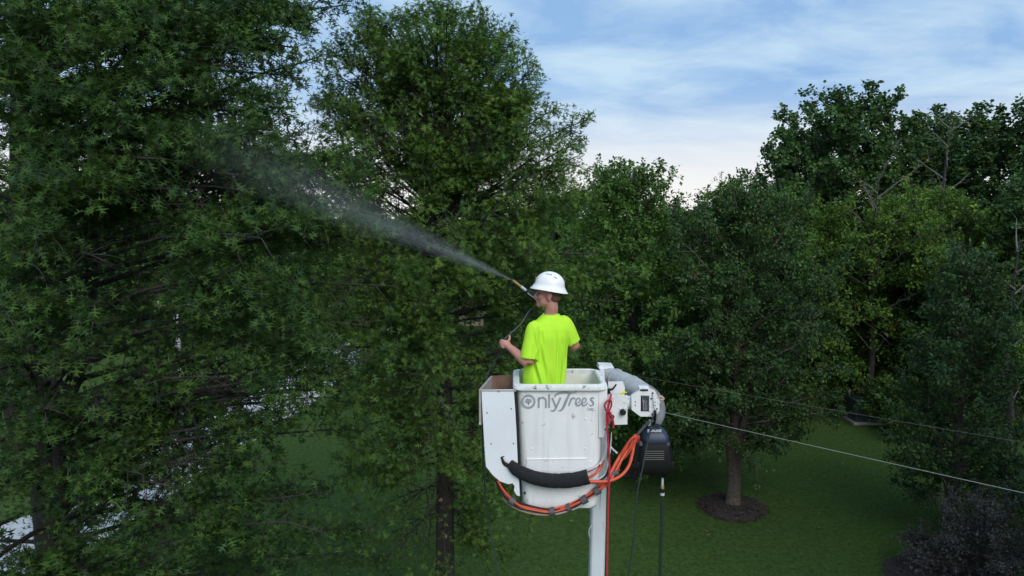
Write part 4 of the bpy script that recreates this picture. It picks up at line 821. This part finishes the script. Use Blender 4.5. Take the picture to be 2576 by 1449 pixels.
for k in range(5):
    a = at(*D6(482 + 46 * k, 710), YH + .10); ring = [a + Vector((.004 * math.sin(q * .5), .068 * math.sin(q), .068 * math.cos(q))) for q in np.linspace(0, 2 * math.pi, 20)]
    MB().tube(ring, [.0062, .0062], 7, caps=False, sub=1).build('rope_winding', M['grind'], head)
for (x, y, r_) in ((300, 650, 16), (300, 742, 16), (790, 405, 28), (748, 558, 24), (862, 655, 15), (862, 748, 15), (912, 848, 30), (790, 1005, 28)):
    c = at(*D6(x, y), YH); MB().tube([c + Vector((0, .004, 0)), c + Vector((0, -.004, 0))], [r_ * 3e-4] * 2, 10, smooth=False).build('bolt', M['hole'] if r_ < 29 else M['grind'], head)
jp = [at(*D3(335, 200), 6.80), at(*D3(470, 230), 6.66), at(*D3(600, 285), 6.52), at(*D3(720, 350), 6.40), at(*D3(800, 420), 6.30)]
jr = [.086 * (1 + .012 * math.sin(k * 1.9) + .012 * math.sin(k * 5.3)) for k in range(26)]; jr = [r_ * (1.0 + .1 * k / 26) for k, r_ in enumerate(jr)]
MB().tube(jp, jr, 20, sub=8).build('jib_cover', M['canvas'], lift, auto=80)
for q in (.28, .62, .9):
    i = int(q * 4); c = jp[i] + (jp[i + 1] - jp[i]) * (q * 4 - i) if i < 4 else jp[4]; d = (jp[min(i + 1, 4)] - jp[max(i - 1, 0)]).normalized(); MB().tube([c - d * .006, c + d * .006], [.099, .099], 20, smooth=False).build('cover_strap', M['canvas'], lift)
MB().prism([at(*D3(x, y), 6.72) for x, y in ((284, 118), (296, 82), (452, 90), (462, 118), (452, 130))], (0, .16, 0)).build('jib_end_cap', M['wmetal'], lift, smooth=False)
MB().prism([at(*D3(x, y), 6.62) for x, y in ((298, 122), (352, 140), (356, 280), (330, 290))], (0, .14, 0)).build('bucket_mount', M['wmetal'], lift, smooth=False)
# canvas bunched round the far side of the head, hanging towards the washer
MB().tube([at(*D3(720, 340), 6.34), at(*D3(840, 370), 6.36), at(*D3(925, 450), 6.36), at(*D3(972, 560), 6.34), at(*D3(970, 660), 6.30), at(*D3(945, 745), 6.28)], [.03, .056, .058, .054, .046, .034], 16).build('bunched_cover', M['canvas_dk'], lift, auto=80)
MB().tube([at(*D3(945, 450), 6.10), at(*D3(985, 430), 6.12), at(*D3(1022, 458), 6.12), at(*D3(980, 478), 6.10)], [.008, .010, .008], 8).build('cover_tie', M['tan'], lift)

bt = at(*D4(443, 330), 6.78); bb = at(*D4(415, 1449), 6.74); dirb = (bb - bt).normalized(); bt2 = bt - dirb * .75; bb2 = bt + dirb * ((bt.z + .0) / -dirb.z)
def sq(c, w, d, ch=.014): return [c + Vector((sx * (w / 2 - (ch if k else 0)), sy * (d / 2 - (0 if k else ch)), 0)) for sx, sy, k in ((1, 1, 0), (1, 1, 1), (-1, 1, 1), (-1, 1, 0), (-1, -1, 0), (-1, -1, 1), (1, -1, 1), (1, -1, 0))]
boom = MB().loft([sq(bt2, .134, .17), sq(bb2, .136, .19)]).build('boom', M['boom'], lift, smooth=False)
MB().box(bb2 + Vector((0, 0, .2)), (.9, .9, .5), b=.04).build('boom_base', M['boom'], lift)
def onb(x, y, off=.003): p = at(*D4(x, y), 6.74); return Vector((p.x, 6.78 - .0865 - off + (6.74 - 6.78) * 0, p.z)) if False else at(*D4(x, y), 6.69 - off)
MB().prism([onb(x, y, .0) for x, y in ((412, 920), (462, 920), (464, 995), (412, 995))], (0, -.004, 0)).build('slot_frame', M['wmetal'], boom, smooth=False)
MB().prism([onb(x, y, .005) for x, y in ((420, 930), (456, 930), (457, 985), (420, 985))], (0, -.002, 0)).build('slot', M['hole'], boom, smooth=False)
MB().prism([onb(x, y, .0) for x, y in ((405, 1003), (464, 1003), (462, 1130), (402, 1130))], (0, -.003, 0)).build('weld_plate', M['canvas'], boom, smooth=False)
for pl in (((428, 1158), (365, 1295)), ((430, 1158), (488, 1312))): MB().tube([onb(*pl[0]), onb(*pl[1])], [.0035, .003], 6, smooth=False).build('weld_bead', M['canvas'], boom)
MB().tube([onb(470, 360, .002), onb(452, 890, .002)], [.003, .003], 6, smooth=False).build('cable', M['grind'], boom)
MB().tube([onb(390, 780, .01), onb(345, 830, .02), onb(322, 900, .02), onb(335, 970, .01)], [.005, .005], 7).build('cable', M['whitehose'], boom)
MB().tube([onb(498, 770, .01), onb(508, 850, .01), onb(495, 900, .01), onb(505, 950, .01)], [.005, .005], 7).build('cable', M['whitehose'], boom)

# red rope knotted at the bracket
ro = thing('red_rope', at(*D3(400, 600), 5.93), 'red rope knotted at the bucket corner and hanging straight down', 'rope')
yr = 5.93
MB().tube([at(*D3(x, y), yr + .06 * (y < 430)) for x, y in ((426, 405), (414, 470), (392, 560), (376, 640), (378, 760), (388, 900), (402, 1050), (407, 1250), (402, 1449))] + [at(1529, 1300, yr), at(1527, 1460, yr), at(1526, 1620, yr), at(1526, 1800, yr)], [.0085, .0085], 8).build('rope', M['redrope'], ro)
MB().tube([at(*D3(x, y), yr - .018) for x, y in ((414, 468), (372, 492), (354, 535), (368, 590), (395, 606), (424, 550), (430, 490), (408, 470))], [.0080, .0080], 8).build('loop', M['redrope'], ro)
MB().tube([at(*D3(x, y), yr - .022) for x, y in ((372, 606), (400, 600), (428, 640), (448, 700), (455, 750), (450, 786))], [.0080, .0080], 8).build('tail', M['redrope'], ro)
MB().tube([at(*D3(x, y), yr - .008) for x, y in ((410, 600), (396, 660), (402, 740))], [.012, .012], 8).build('tail', M['redrope'], ro)

# pressure washer hanging under the jib head
wy = 6.16
pw = thing('pressure_washer', at(*D5(900, 1150), wy + .12), 'black and navy pressure washer hanging under the jib head', 'pressure washer')
K5 = .1245 * 6.28 / FPX
def wr(y, hw, dep, cx=905, yo=0, r=.05):
    c = at(*D5(cx, y), wy + .12); h = hw * K5; return rrect(c.x - h, c.x + h, c.y - dep + yo, c.y + dep, min(r, h * .7, dep * .8), c.z, 6)
body = MB().loft([wr(1155, 275, .085, 890), wr(1140, 300, .10, 890), wr(1060, 345, .115, 892), wr(960, 372, .12, 892), wr(860, 372, .12, 892), wr(700, 350, .118, 895), wr(560, 318, .11, 900), wr(470, 290, .10, 905), wr(440, 278, .096, 908)]).build('body', M['blkplastic'], pw, auto=50)
hood = MB().loft([wr(500, 262, .118, 908), wr(470, 282, .120, 908), wr(400, 268, .112, 910), wr(330, 235, .10, 912), wr(280, 180, .085, 912), wr(245, 115, .06, 912), wr(232, 60, .04, 912)]).build('hood', M['navy'], pw, auto=60)
for y in (740, 782, 826, 868, 905):
    MB().box(at(*D5(910, y), wy - .002), (400 * K5, .012, 15 * K5), b=.0015).build('vent_slat', M['greyplastic'], body)
for x in (640, 1185): c = at(*D5(x, 595), wy + .015); MB().tube([c + Vector((0, .03, 0)), c + Vector((0, -.008, 0))], [.020, .015], 12, smooth=False).build('boss', M['tape'], body)
for sx in (-1, 1): MB().box(at(*D5(905 + sx * 345, 1000), wy + .06), (.03, .10, .07), b=.008).build('foot', M['blkplastic'], body)
pj = lambda x, y: at(*D5(x, y), wy + .0185 - (y - 320) * .00003)
S = 14
letters([[([(818, 304), (790, 300), (776, 312), (800, 322), (812, 334), (790, 344), (768, 340)], S, True)], [([(832, 302), (830, 334), (846, 344), (866, 336), (868, 304)], S, True)], [([(884, 344), (886, 303)], S, False), ([(886, 303), (918, 344)], S, False), ([(918, 344), (922, 303)], S, False)],
         [([(952, 303), (950, 336), (936, 344), (924, 338)], S, True)], [([(982, 303), (966, 322), (980, 343), (1000, 338), (1006, 318), (994, 304), (982, 303)], S, True)], [([(1056, 304), (1020, 304)], S, False), ([(1020, 304), (1018, 343)], S, False), ([(1018, 324), (1048, 324)], S, False), ([(1018, 343), (1054, 343)], S, False)]], 'ltgrey', hood, pj)
MB().tube([at(*D5(570, 400), wy + .16), at(*D5(700, 250), wy + .14), at(*D5(830, 120), wy + .10)], [.014, .014], 10, smooth=False).build('handle', M['canvas_dk'], pw)
MB().tube([at(*D5(600, 430), wy + .16), at(*D5(590, 640), wy + .16)], [.016, .018], 10, smooth=False).build('handle', M['blkplastic'], pw)
MB().prism([at(*D5(x, y), wy + .085) for x, y in ((862, 112), (892, 122), (825, 232), (788, 222))], (0, .004, 0)).build('label', M['ltgrey'], pw, smooth=False)
MB().tube([at(*D6(858, 905), YH - .02), at(*D6(866, 1000), YH - .03), at(*D6(850, 1200), wy + .02), at(*D5(880, 225), wy + .05)], [.013, .012, .010, .012], 10).build('hanging_strap', M['rubber'], pw)
MB().tube([at(*D6(792, 410), YH - .012), at(*D6(812, 700), YH - .012), at(*D6(846, 890), YH - .02)], [.003, .003], 6).build('strap_cord', M['grind'], pw)
MB().tube([at(*D5(1080, 1140), wy + .1), at(*D5(1080, 1265), wy + .1)], [.021, .015], 12, smooth=False).build('inlet', M['blkplastic'], pw)
gh = thing('garden_hose', at(*D4(1248, 300), wy + .1), 'dark green hose with brass and white coupling hanging under the washer', 'hose')
Yg = wy + .1
MB().tube([at(*D4(1248, 200), Yg), at(*D4(1248, 300), Yg)], [.0105, .0105], 10, smooth=False).build('connector', M['whitehose'], gh)
MB().tube([at(*D4(1248, 292), Yg), at(*D4(1248, 315), Yg), at(*D4(1248, 348), Yg)], [.012, .0165, .0165], 12, smooth=False).build('coupling', M['brass'], gh)
MB().tube([at(*D4(1246, 348), Yg), at(*D4(1246, 400), Yg)], [.018, .018], 12, smooth=False).build('grip', M['rubber'], gh)
MB().tube([at(*D4(1246, 400), Yg), at(*D4(1246, 432), Yg)], [.0195, .0195], 12, smooth=False).build('collar', M['whitehose'], gh)
MB().tube([at(*D4(1246, 432), Yg), at(*D4(1243, 560), Yg), at(*D4(1232, 900), Yg), at(*D4(1215, 1449), Yg), at(1656, 1600, Yg), Vector((1.2, 6.4, 3.0)), Vector((1.15, 6.5, .02))], [.0145, .0145], 9).build('hose', M['greenhose'], gh)

# ------------------------------------------------------------------ worker
px0 = Vector((.30, 6.32, 6.62))
man = thing('person', px0, 'worker in a lime green shirt and white hard hat standing in the bucket', 'person')
yaw = R(24); fwd = Vector((-math.sin(yaw), math.cos(yaw), 0)); lef = Vector((-math.cos(yaw), -math.sin(yaw), 0))
def ell(c, a, b, up=None, n=20, e=2.3):
    out = []
    for k in range(n):
        t = 2 * math.pi * k / n; ct, st = math.cos(t), math.sin(t); q = lambda v: math.copysign(abs(v) ** (2 / e), v); out.append(Vector(c) + lef * (a * q(ct)) + fwd * (b * q(st)))
    return out
def limbt(mb, pts, rs, n=14): mb.tube(pts, rs, n, sub=5)
sL, eL, wL = Vector((.190, 6.235, 8.025)), Vector((.140, 6.18, 7.74)), Vector((-.012, 6.275, 7.855))
sR, eR, wR = Vector((.455, 6.375, 8.055)), Vector((.555, 6.41, 7.835)), Vector((.452, 6.585, 7.955))
# head frame: face looks left, a little away from the camera
hf = Vector((-.975, .20, .02)).normalized(); hl = Vector((-.20, -.975, 0)).normalized(); hu = hf.cross(hl).normalized()
if hu.z < 0: hu = -hu
HC = Vector((.316, 6.325, 8.318))
HM = Matrix((hf, hl, hu)).transposed()
def h(f, l_, u_): return HC + hf * f + hl * l_ + hu * u_
body = MB()
body.ball(h(-.006, 0, .035), (.100, .077, .098), HM, 20, 14)                      # skull
body.ball(h(.030, 0, -.045), (.068, .060, .072), HM, 18, 12)                       # face and jaw
body.ball(h(.078, 0, -.098), (.028, .032, .024), HM, 12, 8)                        # chin
body.ball(h(.040, 0, -.088), (.055, .052, .030), HM, 12, 8)
for sd_ in (1, -1):
    body.ball(h(.052, sd_ * .040, -.030), (.036, .022, .030), HM, 12, 8)           # cheek
    body.ball(h(.082, sd_ * .028, .022), (.018, .026, .011), HM, 10, 7)            # brow
    body.ball(h(-.018, sd_ * .080, -.018), (.021, .012, .036), HM, 12, 8)          # ear
    body.ball(h(-.034, sd_ * .083, -.002), (.010, .010, .026), HM, 10, 7)
    body.ball(h(.020, sd_ * .048, -.066), (.050, .014, .028), HM, 10, 7)           # jaw angle
body.tube([h(.090, 0, .016), h(.108, 0, -.010), h(.124, 0, -.034)], [.012, .013, .015], 10)    # nose ridge
body.ball(h(.119, 0, -.036), (.018, .016, .012), HM, 10, 7)
for sd_ in (1, -1): body.ball(h(.105, sd_ * .014, -.038), (.014, .010, .010), HM, 8, 6)
body.ball(h(.096, 0, -.062), (.014, .024, .008), HM, 10, 7); body.ball(h(.094, 0, -.076), (.014, .022, .008), HM, 10, 7)   # lips
body.tube([h(-.010, 0, -.03), h(-.028, 0, -.11), Vector((.338, 6.335, 8.15)), Vector((.335, 6.33, 8.08))], [.058, .056, .058, .062], 18)   # neck
body.loft([ell((.285, 6.33, 7.42), .145, .10), ell((.290, 6.33, 7.6), .135, .09), ell((.305, 6.33, 7.8), .140, .095), ell((.322, 6.33, 7.96), .142, .09), ell((.330, 6.33, 8.04), .12, .07), ell((.333, 6.33, 8.09), .06, .055)])
limbt(body, [sL, (sL + eL) / 2, eL], [.060, .056, .046]); limbt(body, [eL, eL + (wL - eL) * .3, wL], [.046, .049, .030])
limbt(body, [sR, (sR + eR) / 2, eR], [.060, .056, .046]); limbt(body, [eR, eR + (wR - eR) * .3, wR], [.046, .049, .030])
# left fist round the hose: palm, four unequal curled fingers, thumb lying up along it
pL = Vector((-.050, 6.298, 7.882)); body.ball(pL, (.042, .024, .040), None, 14, 10); body.tube([wL, pL], [.030, .030], 10, smooth=False)
for k, (ln, zz) in enumerate(((1.0, .030), (1.08, .011), (1.02, -.008), (.85, -.026))):
    b_ = pL + Vector((-.026 + .004 * abs(k - 1), -.010, zz)); body.tube([b_, b_ + Vector((-.020, .006, .004)) * ln, b_ + Vector((-.026, .030, .002)) * ln, b_ + Vector((-.008, .048, 0)) * ln, b_ + Vector((.012, .044, 0)) * ln], [.0105, .010, .0095, .009, .0075], 8, sub=3)
body.tube([pL + Vector((.010, -.008, .018)), pL + Vector((.026, -.004, .044)), pL + Vector((.030, .004, .068)), pL + Vector((.030, .008, .082))], [.014, .012, .0105, .008], 8, sub=3)
# right hand on the trigger grip
pR = wR + Vector((-.040, .040, .045)); body.ball(pR, (.030, .034, .040), None, 12, 8); body.tube([wR, pR], [.030, .030], 10, smooth=False)
for k, zz in enumerate((.026, .009, -.008, -.024)):
    b_ = pR + Vector((-.012, .026, zz)); body.tube([b_, b_ + Vector((-.022, .012, 0)), b_ + Vector((-.038, -.008, 0)), b_ + Vector((-.028, -.026, 0))], [.0105, .010, .009, .0075], 8, sub=3)
body.tube([pR + Vector((-.004, -.02, .02)), pR + Vector((-.026, -.03, .036)), pR + Vector((-.046, -.028, .040))], [.013, .011, .008], 8, sub=3)
for sd_ in (1, -1):
    hip = Vector((.29, 6.33, 7.45)) + lef * .085 * sd_; knee = Vector((.29, 6.35, 7.06)) + lef * .10 * sd_ + fwd * .03; ank = Vector((.29, 6.30, 6.70)) + lef * .11 * sd_
    limbt(body, [hip, knee, ank], [.082, .058, .042]); body.tube([ank, ank + Vector((0, 0, -.04)) + fwd * .05, ank + fwd * .13 + Vector((0, 0, -.05))], [.042, .044, .03], 10)
bo = body.build('body', M['skin'], man); remesh(bo, .0055, 3, .5)
for sd_ in (1, -1):
    MB().ball(h(.084, sd_ * .031, .002), (.010, .013, .0065), HM, 10, 7).build('eye', M['eye'], bo)
    MB().tube([h(.092, sd_ * .016, .020), h(.093, sd_ * .032, .024), h(.080, sd_ * .048, .018)], [.003, .004, .002], 6).build('eyebrow', M['hair'], bo)
MB().tube([h(.104, -.020, -.069), h(.110, 0, -.069), h(.104, .020, -.069)], [.002, .0026, .002], 6).build('mouth', M['lip'], bo)
# short hair below the hat
hm = MB()
rings = []
for (u_, s_) in ((.10, .80), (.06, .97), (.02, .99), (-.015, .95), (-.04, .86), (-.06, .76)):
    ring = []
    for k in range(15):
        a = R(104 + 152 * k / 14); rf, rl = .104 * s_, .080 * s_; ring.append(h(-.006 + rf * math.cos(a) - (.0 if u_ > -.04 else .01), rl * math.sin(a), u_ + (.012 if k in (0, 14) else 0)))
    rings.append(ring)
n_ = 15; vs = [v for r_ in rings for v in r_]; fs = [(i * n_ + j, i * n_ + j + 1, (i + 1) * n_ + j + 1, (i + 1) * n_ + j) for i in range(5) for j in range(14)]
ho = hm.add(vs, fs).build('hair', M['hair'], bo); m_ = ho.modifiers.new('t', 'SOLIDIFY'); m_.thickness = .006
# shirt
sh = MB()
sh.loft([ell((.272, 6.322, 7.36), .172, .135), ell((.270, 6.322, 7.50), .176, .138), ell((.278, 6.322, 7.62), .178, .138), ell((.292, 6.325, 7.74), .178, .138), ell((.308, 6.328, 7.86), .180, .138), ell((.322, 6.332, 7.95), .182, .132), ell((.330, 6.335, 8.02), .180, .118), ell((.333, 6.337, 8.075), .148, .098), ell((.335, 6.338, 8.112), .105, .084), ell((.336, 6.338, 8.140), .072, .070)])
aL = (eL - sL).normalized(); aR = (eR - sR).normalized()
limbt(sh, [sL + Vector((.03, .01, .012)), sL, sL + aL * .13, sL + aL * .262], [.060, .070, .077, .079]); limbt(sh, [sR - Vector((.03, .01, -.012)), sR, sR + aR * .10, sR + aR * .195], [.058, .068, .075, .076])
so_ = sh.build('shirt', M['shirt'], man); remesh(so_, .007, 14, .5)
me = so_.data; co = np.empty(len(me.vertices) * 3, np.float32); me.vertices.foreach_get('co', co); co = co.reshape(-1, 3); no = np.empty(len(co) * 3, np.float32); me.vertices.foreach_get('normal', no); no = no.reshape(-1, 3)
wx = co + np.array(px0); lx = (wx - np.array([.31, 6.33, 0])) @ np.array(lef); z = wx[:, 2]
fold = np.zeros(len(co)); 
for (l0, z0, sl_, wd, zl, am) in ((.075, 7.70, .35, .012, .22, .010), (-.055, 7.72, -.08, .010, .34, .010), (.02, 7.60, .5, .014, .16, .007), (-.115, 7.60, -.25, .013, .2, .009), (.125, 7.62, .45, .013, .18, .010), (-.02, 7.95, -.1, .010, .14, .006), (.095, 7.98, .2, .010, .10, .006), (-.10, 7.90, .3, .011, .12, .007), (.05, 7.48, .6, .016, .12, .008), (.16, 7.90, .15, .010, .12, .008), (.175, 7.84, -.5, .010, .07, .008), (-.17, 7.92, .5, .010, .08, .007)):
    d_ = lx - (l0 + sl_ * (z - z0) * .5); fold += am * np.exp(-(d_ / wd) ** 2) * np.exp(-((z - z0) / zl) ** 2) - am * .7 * np.exp(-((d_ - wd * 2.1) / (wd * 1.2)) ** 2) * np.exp(-((z - z0) / zl) ** 2)
rngs = np.random.default_rng(2); 
for k in range(10):
    q = rngs.normal(size=3) * np.array([14, 14, 9]); fold += .0011 * np.sin(wx @ q + rngs.random() * 6)
co2 = co + no * (1.6 * fold)[:, None] * np.clip((8.10 - z) / .1, 0, 1)[:, None]; me.vertices.foreach_set('co', co2.astype(np.float32).ravel()); me.update()
col_ = [Vector((.336, 6.338, 8.136)) + lef * (.068 * math.cos(t)) + fwd * (.066 * math.sin(t)) + Vector((0, 0, .006 * math.sin(t * 2))) for t in np.linspace(0, 2 * math.pi, 26)]
MB().tube(col_, [.0065, .0065], 7, caps=False, sub=1).build('collar', M['shirt'], so_)
tr = MB(); tr.loft([ell((.287, 6.33, 7.56), .160, .118), ell((.29, 6.33, 7.42), .168, .122)])
for sd_ in (1, -1):
    hip = Vector((.29, 6.33, 7.45)) + lef * .085 * sd_; knee = Vector((.29, 6.35, 7.06)) + lef * .10 * sd_ + fwd * .03; ank = Vector((.29, 6.30, 6.72)) + lef * .11 * sd_; limbt(tr, [hip, knee, ank], [.095, .075, .068])
    ft = MB(); ft.tube([ank + Vector((0, 0, .05)), ank + Vector((0, 0, -.03)) + fwd * .02, ank + fwd * .15 + Vector((0, 0, -.055))], [.056, .056, .044], 12).build('boot', M['boot'], man)
remesh(tr.build('trousers', M['trouser'], man), .012, 4)
# hard hat with full brim, tipped back
tilt = R(7); tf = (hf * math.cos(tilt) + hu * math.sin(tilt)).normalized(); tu = (hu * math.cos(tilt) - hf * math.sin(tilt)).normalized(); TC = h(-.004, 0, .050)
def hat(f, l_, u_): return TC + tf * f + hl * l_ + tu * u_
prof = [(0.166, .140, -.010), (.165, .139, -.006), (.152, .126, .004), (.138, .112, .016), (.131, .105, .026)] + [(.129 * math.cos(q), .103 * math.cos(q), .030 + .108 * math.sin(q)) for q in (.12, .3, .48, .66, .84, 1.0, 1.14, 1.28, 1.42, 1.52)]
rings = []
for (a, b_, z_) in prof:
    ring = []
    for k in range(36):
        t = 2 * math.pi * k / 36; br_ = z_ < .015; ff = a * math.cos(t); ll = b_ * math.sin(t)
        droop = -.012 * (abs(math.cos(t)) ** 2) if br_ else 0
        rdg = .006 * math.exp(-(ll / .02) ** 2) if z_ > .06 else 0
        ring.append(hat(ff, ll, z_ + droop + rdg))
    rings.append(ring)
inn = [[hat(a * .97 * math.cos(2 * math.pi * k / 36), b_ * .97 * math.sin(2 * math.pi * k / 36), z_ - .004 - (.012 * abs(math.cos(2 * math.pi * k / 36)) ** 2 if z_ < .015 else 0)) for k in range(36)] for (a, b_, z_) in ((.166, .140, -.008), (.138, .112, .012), (.122, .097, .07), (.06, .048, .120))]
hat_o = MB().loft(inn[::-1] + rings, True, True).build('hard_hat', M['helmet'], man, auto=60)
for f in (.030, .012, -.006): MB().box(hat(f, .058, .1245), (.010, .006, .0045), HM).build('vent', M['hole'], hat_o)
MB().tube([hat(-.035, .066, .112), hat(-.052, .066, .104), hat(-.062, .064, .096)], [.0015, .0035, .001], 6).build('vent', M['tape'], hat_o)
ring = [hat(.117 - .010 * abs(math.cos(t)) * 0 + .004, .040 + .018 * math.cos(t), .062 + .022 * math.sin(t)) for t in np.linspace(0, 2 * math.pi, 20)]; MB().tube(ring, [.0022, .0022], 5, caps=False, sub=1).build('sticker', M['rust'], hat_o)
MB().tube([hat(-.05, .088, .010), hat(-.085, .072, -.012), hat(-.10, .03, -.02)], [.008, .010, .008], 8).build('headband', M['tape'], hat_o)

# spray gun held before the face, lance to the upper left
N0 = at(1290, 705, 6.56); N1 = at(1345, 748, 6.58); gd = (N1 - N0).normalized(); gun_l = (N1 - N0).length
gun = thing('spray_gun', N1, 'spray lance with rusty tip and black grip held before the face', 'spray gun')
MB().tube([N0, N0 + gd * .10], [.010, .0125], 10, smooth=False).build('nozzle', M['rust'], gun)
MB().tube([N0 + gd * .095, N0 + gd * .16], [.0135, .0135], 10, smooth=False).build('lance', M['alu'], gun)
MB().tube([N0 + gd * .15, N0 + gd * .165, N0 + gd * .34, N0 + gd * .36], [.018, .027, .027, .018], 12, smooth=False).build('barrel_shroud', M['rubber'], gun)
MB().tube([N0 + gd * .175 + Vector((-.006, -.026, -.004)), N0 + gd * .30 + Vector((-.006, -.026, -.004))], [.006, .006], 8, smooth=False).build('side_rail', M['alu'], gun)
gr = N0 + gd * .36
MB().tube([gr, gr + gd * .10, gr + gd * .15 + Vector((.0, 0, -.03))], [.020, .020, .017], 10).build('receiver', M['rubber'], gun)
MB().tube([gr + gd * .13, pR + Vector((-.02, .012, -.055))], [.018, .016], 10, smooth=False).build('grip', M['rubber'], gun)
MB().tube([gr + gd * .07 + Vector((0, 0, -.02)), pR + Vector((-.045, .01, .0))], [.006, .006], 8, smooth=False).build('trigger', M['alu'], gun)

hs = thing('pressure_hose', pL, 'dark pressure hose running from the spray gun through the left hand and around', 'hose')
hp_ = [pR + Vector((-.02, .012, -.055)), Vector((.26, 6.60, 8.02)), at(1338, 778, 6.50), at(1310, 815, 6.42), pL + Vector((-.008, .026, .045)), pL + Vector((-.014, .024, -.03)), at(1248, 905, 6.42), at(1222, 960, 6.45), at(1214, 1060, 6.42), at(1217, 1180, 6.40), at(1232, 1330, 6.40), at(1290, 1560, 6.42), at(1420, 1680, 6.4), at(1540, 1600, 6.2), at(1588, 1400, 6.05), at(1602, 1250, 5.99), at(1616, 1180, 5.99), at(1632, 1100, 6.02), at(1642, 1050, 6.0), at(1647, 1038, 6.02)]
MB().tube(hp_, [.0065, .0065], 8, sub=8).build('hose', M['dkhose'], hs)

# fine water spray: a cone of mist, thinning out with distance
def spray():
    p1 = at(480, 345, 8.4); d = (p1 - N0); ln = d.length; n = 28; V = []; F = []; ta = math.tan(R(7.4)); st = [0, .05, .15, .3, .5, .7, .9, 1.0]
    for s_ in st:
        for k in range(n): a = 2 * math.pi * k / n; r_ = .006 + ta * ln * s_; V.append((r_ * math.cos(a), r_ * math.sin(a), ln * s_))
    for i in range(len(st) - 1):
        for k in range(n): a = i * n + k; b_ = i * n + (k + 1) % n; F.append((a, b_, b_ + n, a + n))
    F.append(tuple(range(n - 1, -1, -1))); F.append(tuple((len(st) - 1) * n + k for k in range(n)))
    me = bpy.data.meshes.new('water_spray'); me.from_pydata(V, [], F)
    m = bpy.data.materials.new('water_mist'); m.use_nodes = True; t = m.node_tree; t.nodes.remove(t.nodes['Principled BSDF'])
    pv = N(t, 'ShaderNodeVolumePrincipled'); pv.inputs['Color'].default_value = (.88, .94, 1, 1); pv.inputs['Anisotropy'].default_value = .0
    tc_ = N(t, 'ShaderNodeTexCoord'); sp = N(t, 'ShaderNodeSeparateXYZ'); L(t, tc_.outputs['Object'], sp.inputs[0])
    def mth(op, a, b_=None):
        q = N(t, 'ShaderNodeMath', operation=op)
        for i, v in enumerate((a, b_)):
            if v is None: continue
            if isinstance(v, (int, float)): q.inputs[i].default_value = v
            else: L(t, v, q.inputs[i])
        return q.outputs[0]
    z_ = sp.outputs['Z']; r2 = mth('SQRT', mth('ADD', mth('MULTIPLY', sp.outputs['X'], sp.outputs['X']), mth('MULTIPLY', sp.outputs['Y'], sp.outputs['Y'])))
    rel = mth('DIVIDE', r2, mth('ADD', mth('MULTIPLY', z_, ta), .006)); core = mth('POWER', mth('MAXIMUM', mth('SUBTRACT', 1.0, rel), 0), 1.3)
    ax = mth('DIVIDE', 1.9, mth('POWER', mth('ADD', z_, .05), 1.12)); fade = mth('POWER', mth('MAXIMUM', mth('SUBTRACT', 1.0, mth('DIVIDE', z_, ln)), 0), 1.2)
    mp_ = N(t, 'ShaderNodeMapping'); L(t, tc_.outputs['Object'], mp_.inputs[0]); mp_.inputs['Scale'].default_value = (16, 16, 1.6); nn = N(t, 'ShaderNodeTexNoise'); L(t, mp_.outputs[0], nn.inputs[0]); nn.inputs['Scale'].default_value = 1; nn.inputs['Detail'].default_value = 4
    nv = mth('MAXIMUM', mth('SUBTRACT', mth('MULTIPLY', nn.outputs['Fac'], 2.6), .3), .1)
    L(t, mth('MULTIPLY', mth('MULTIPLY', mth('MULTIPLY', core, ax), fade), nv), pv.inputs['Density'])
    L(t, pv.outputs[0], t.nodes['Material Output'].inputs['Volume'])
    o = link_mesh('water_spray', me, m); o.matrix_world = Matrix.Translation(N0) @ d.to_track_quat('Z', 'Y').to_matrix().to_4x4()
    tag(o, 'fine cone of white water mist shooting from the nozzle to the upper left', 'water spray', None, 'stuff')
spray()
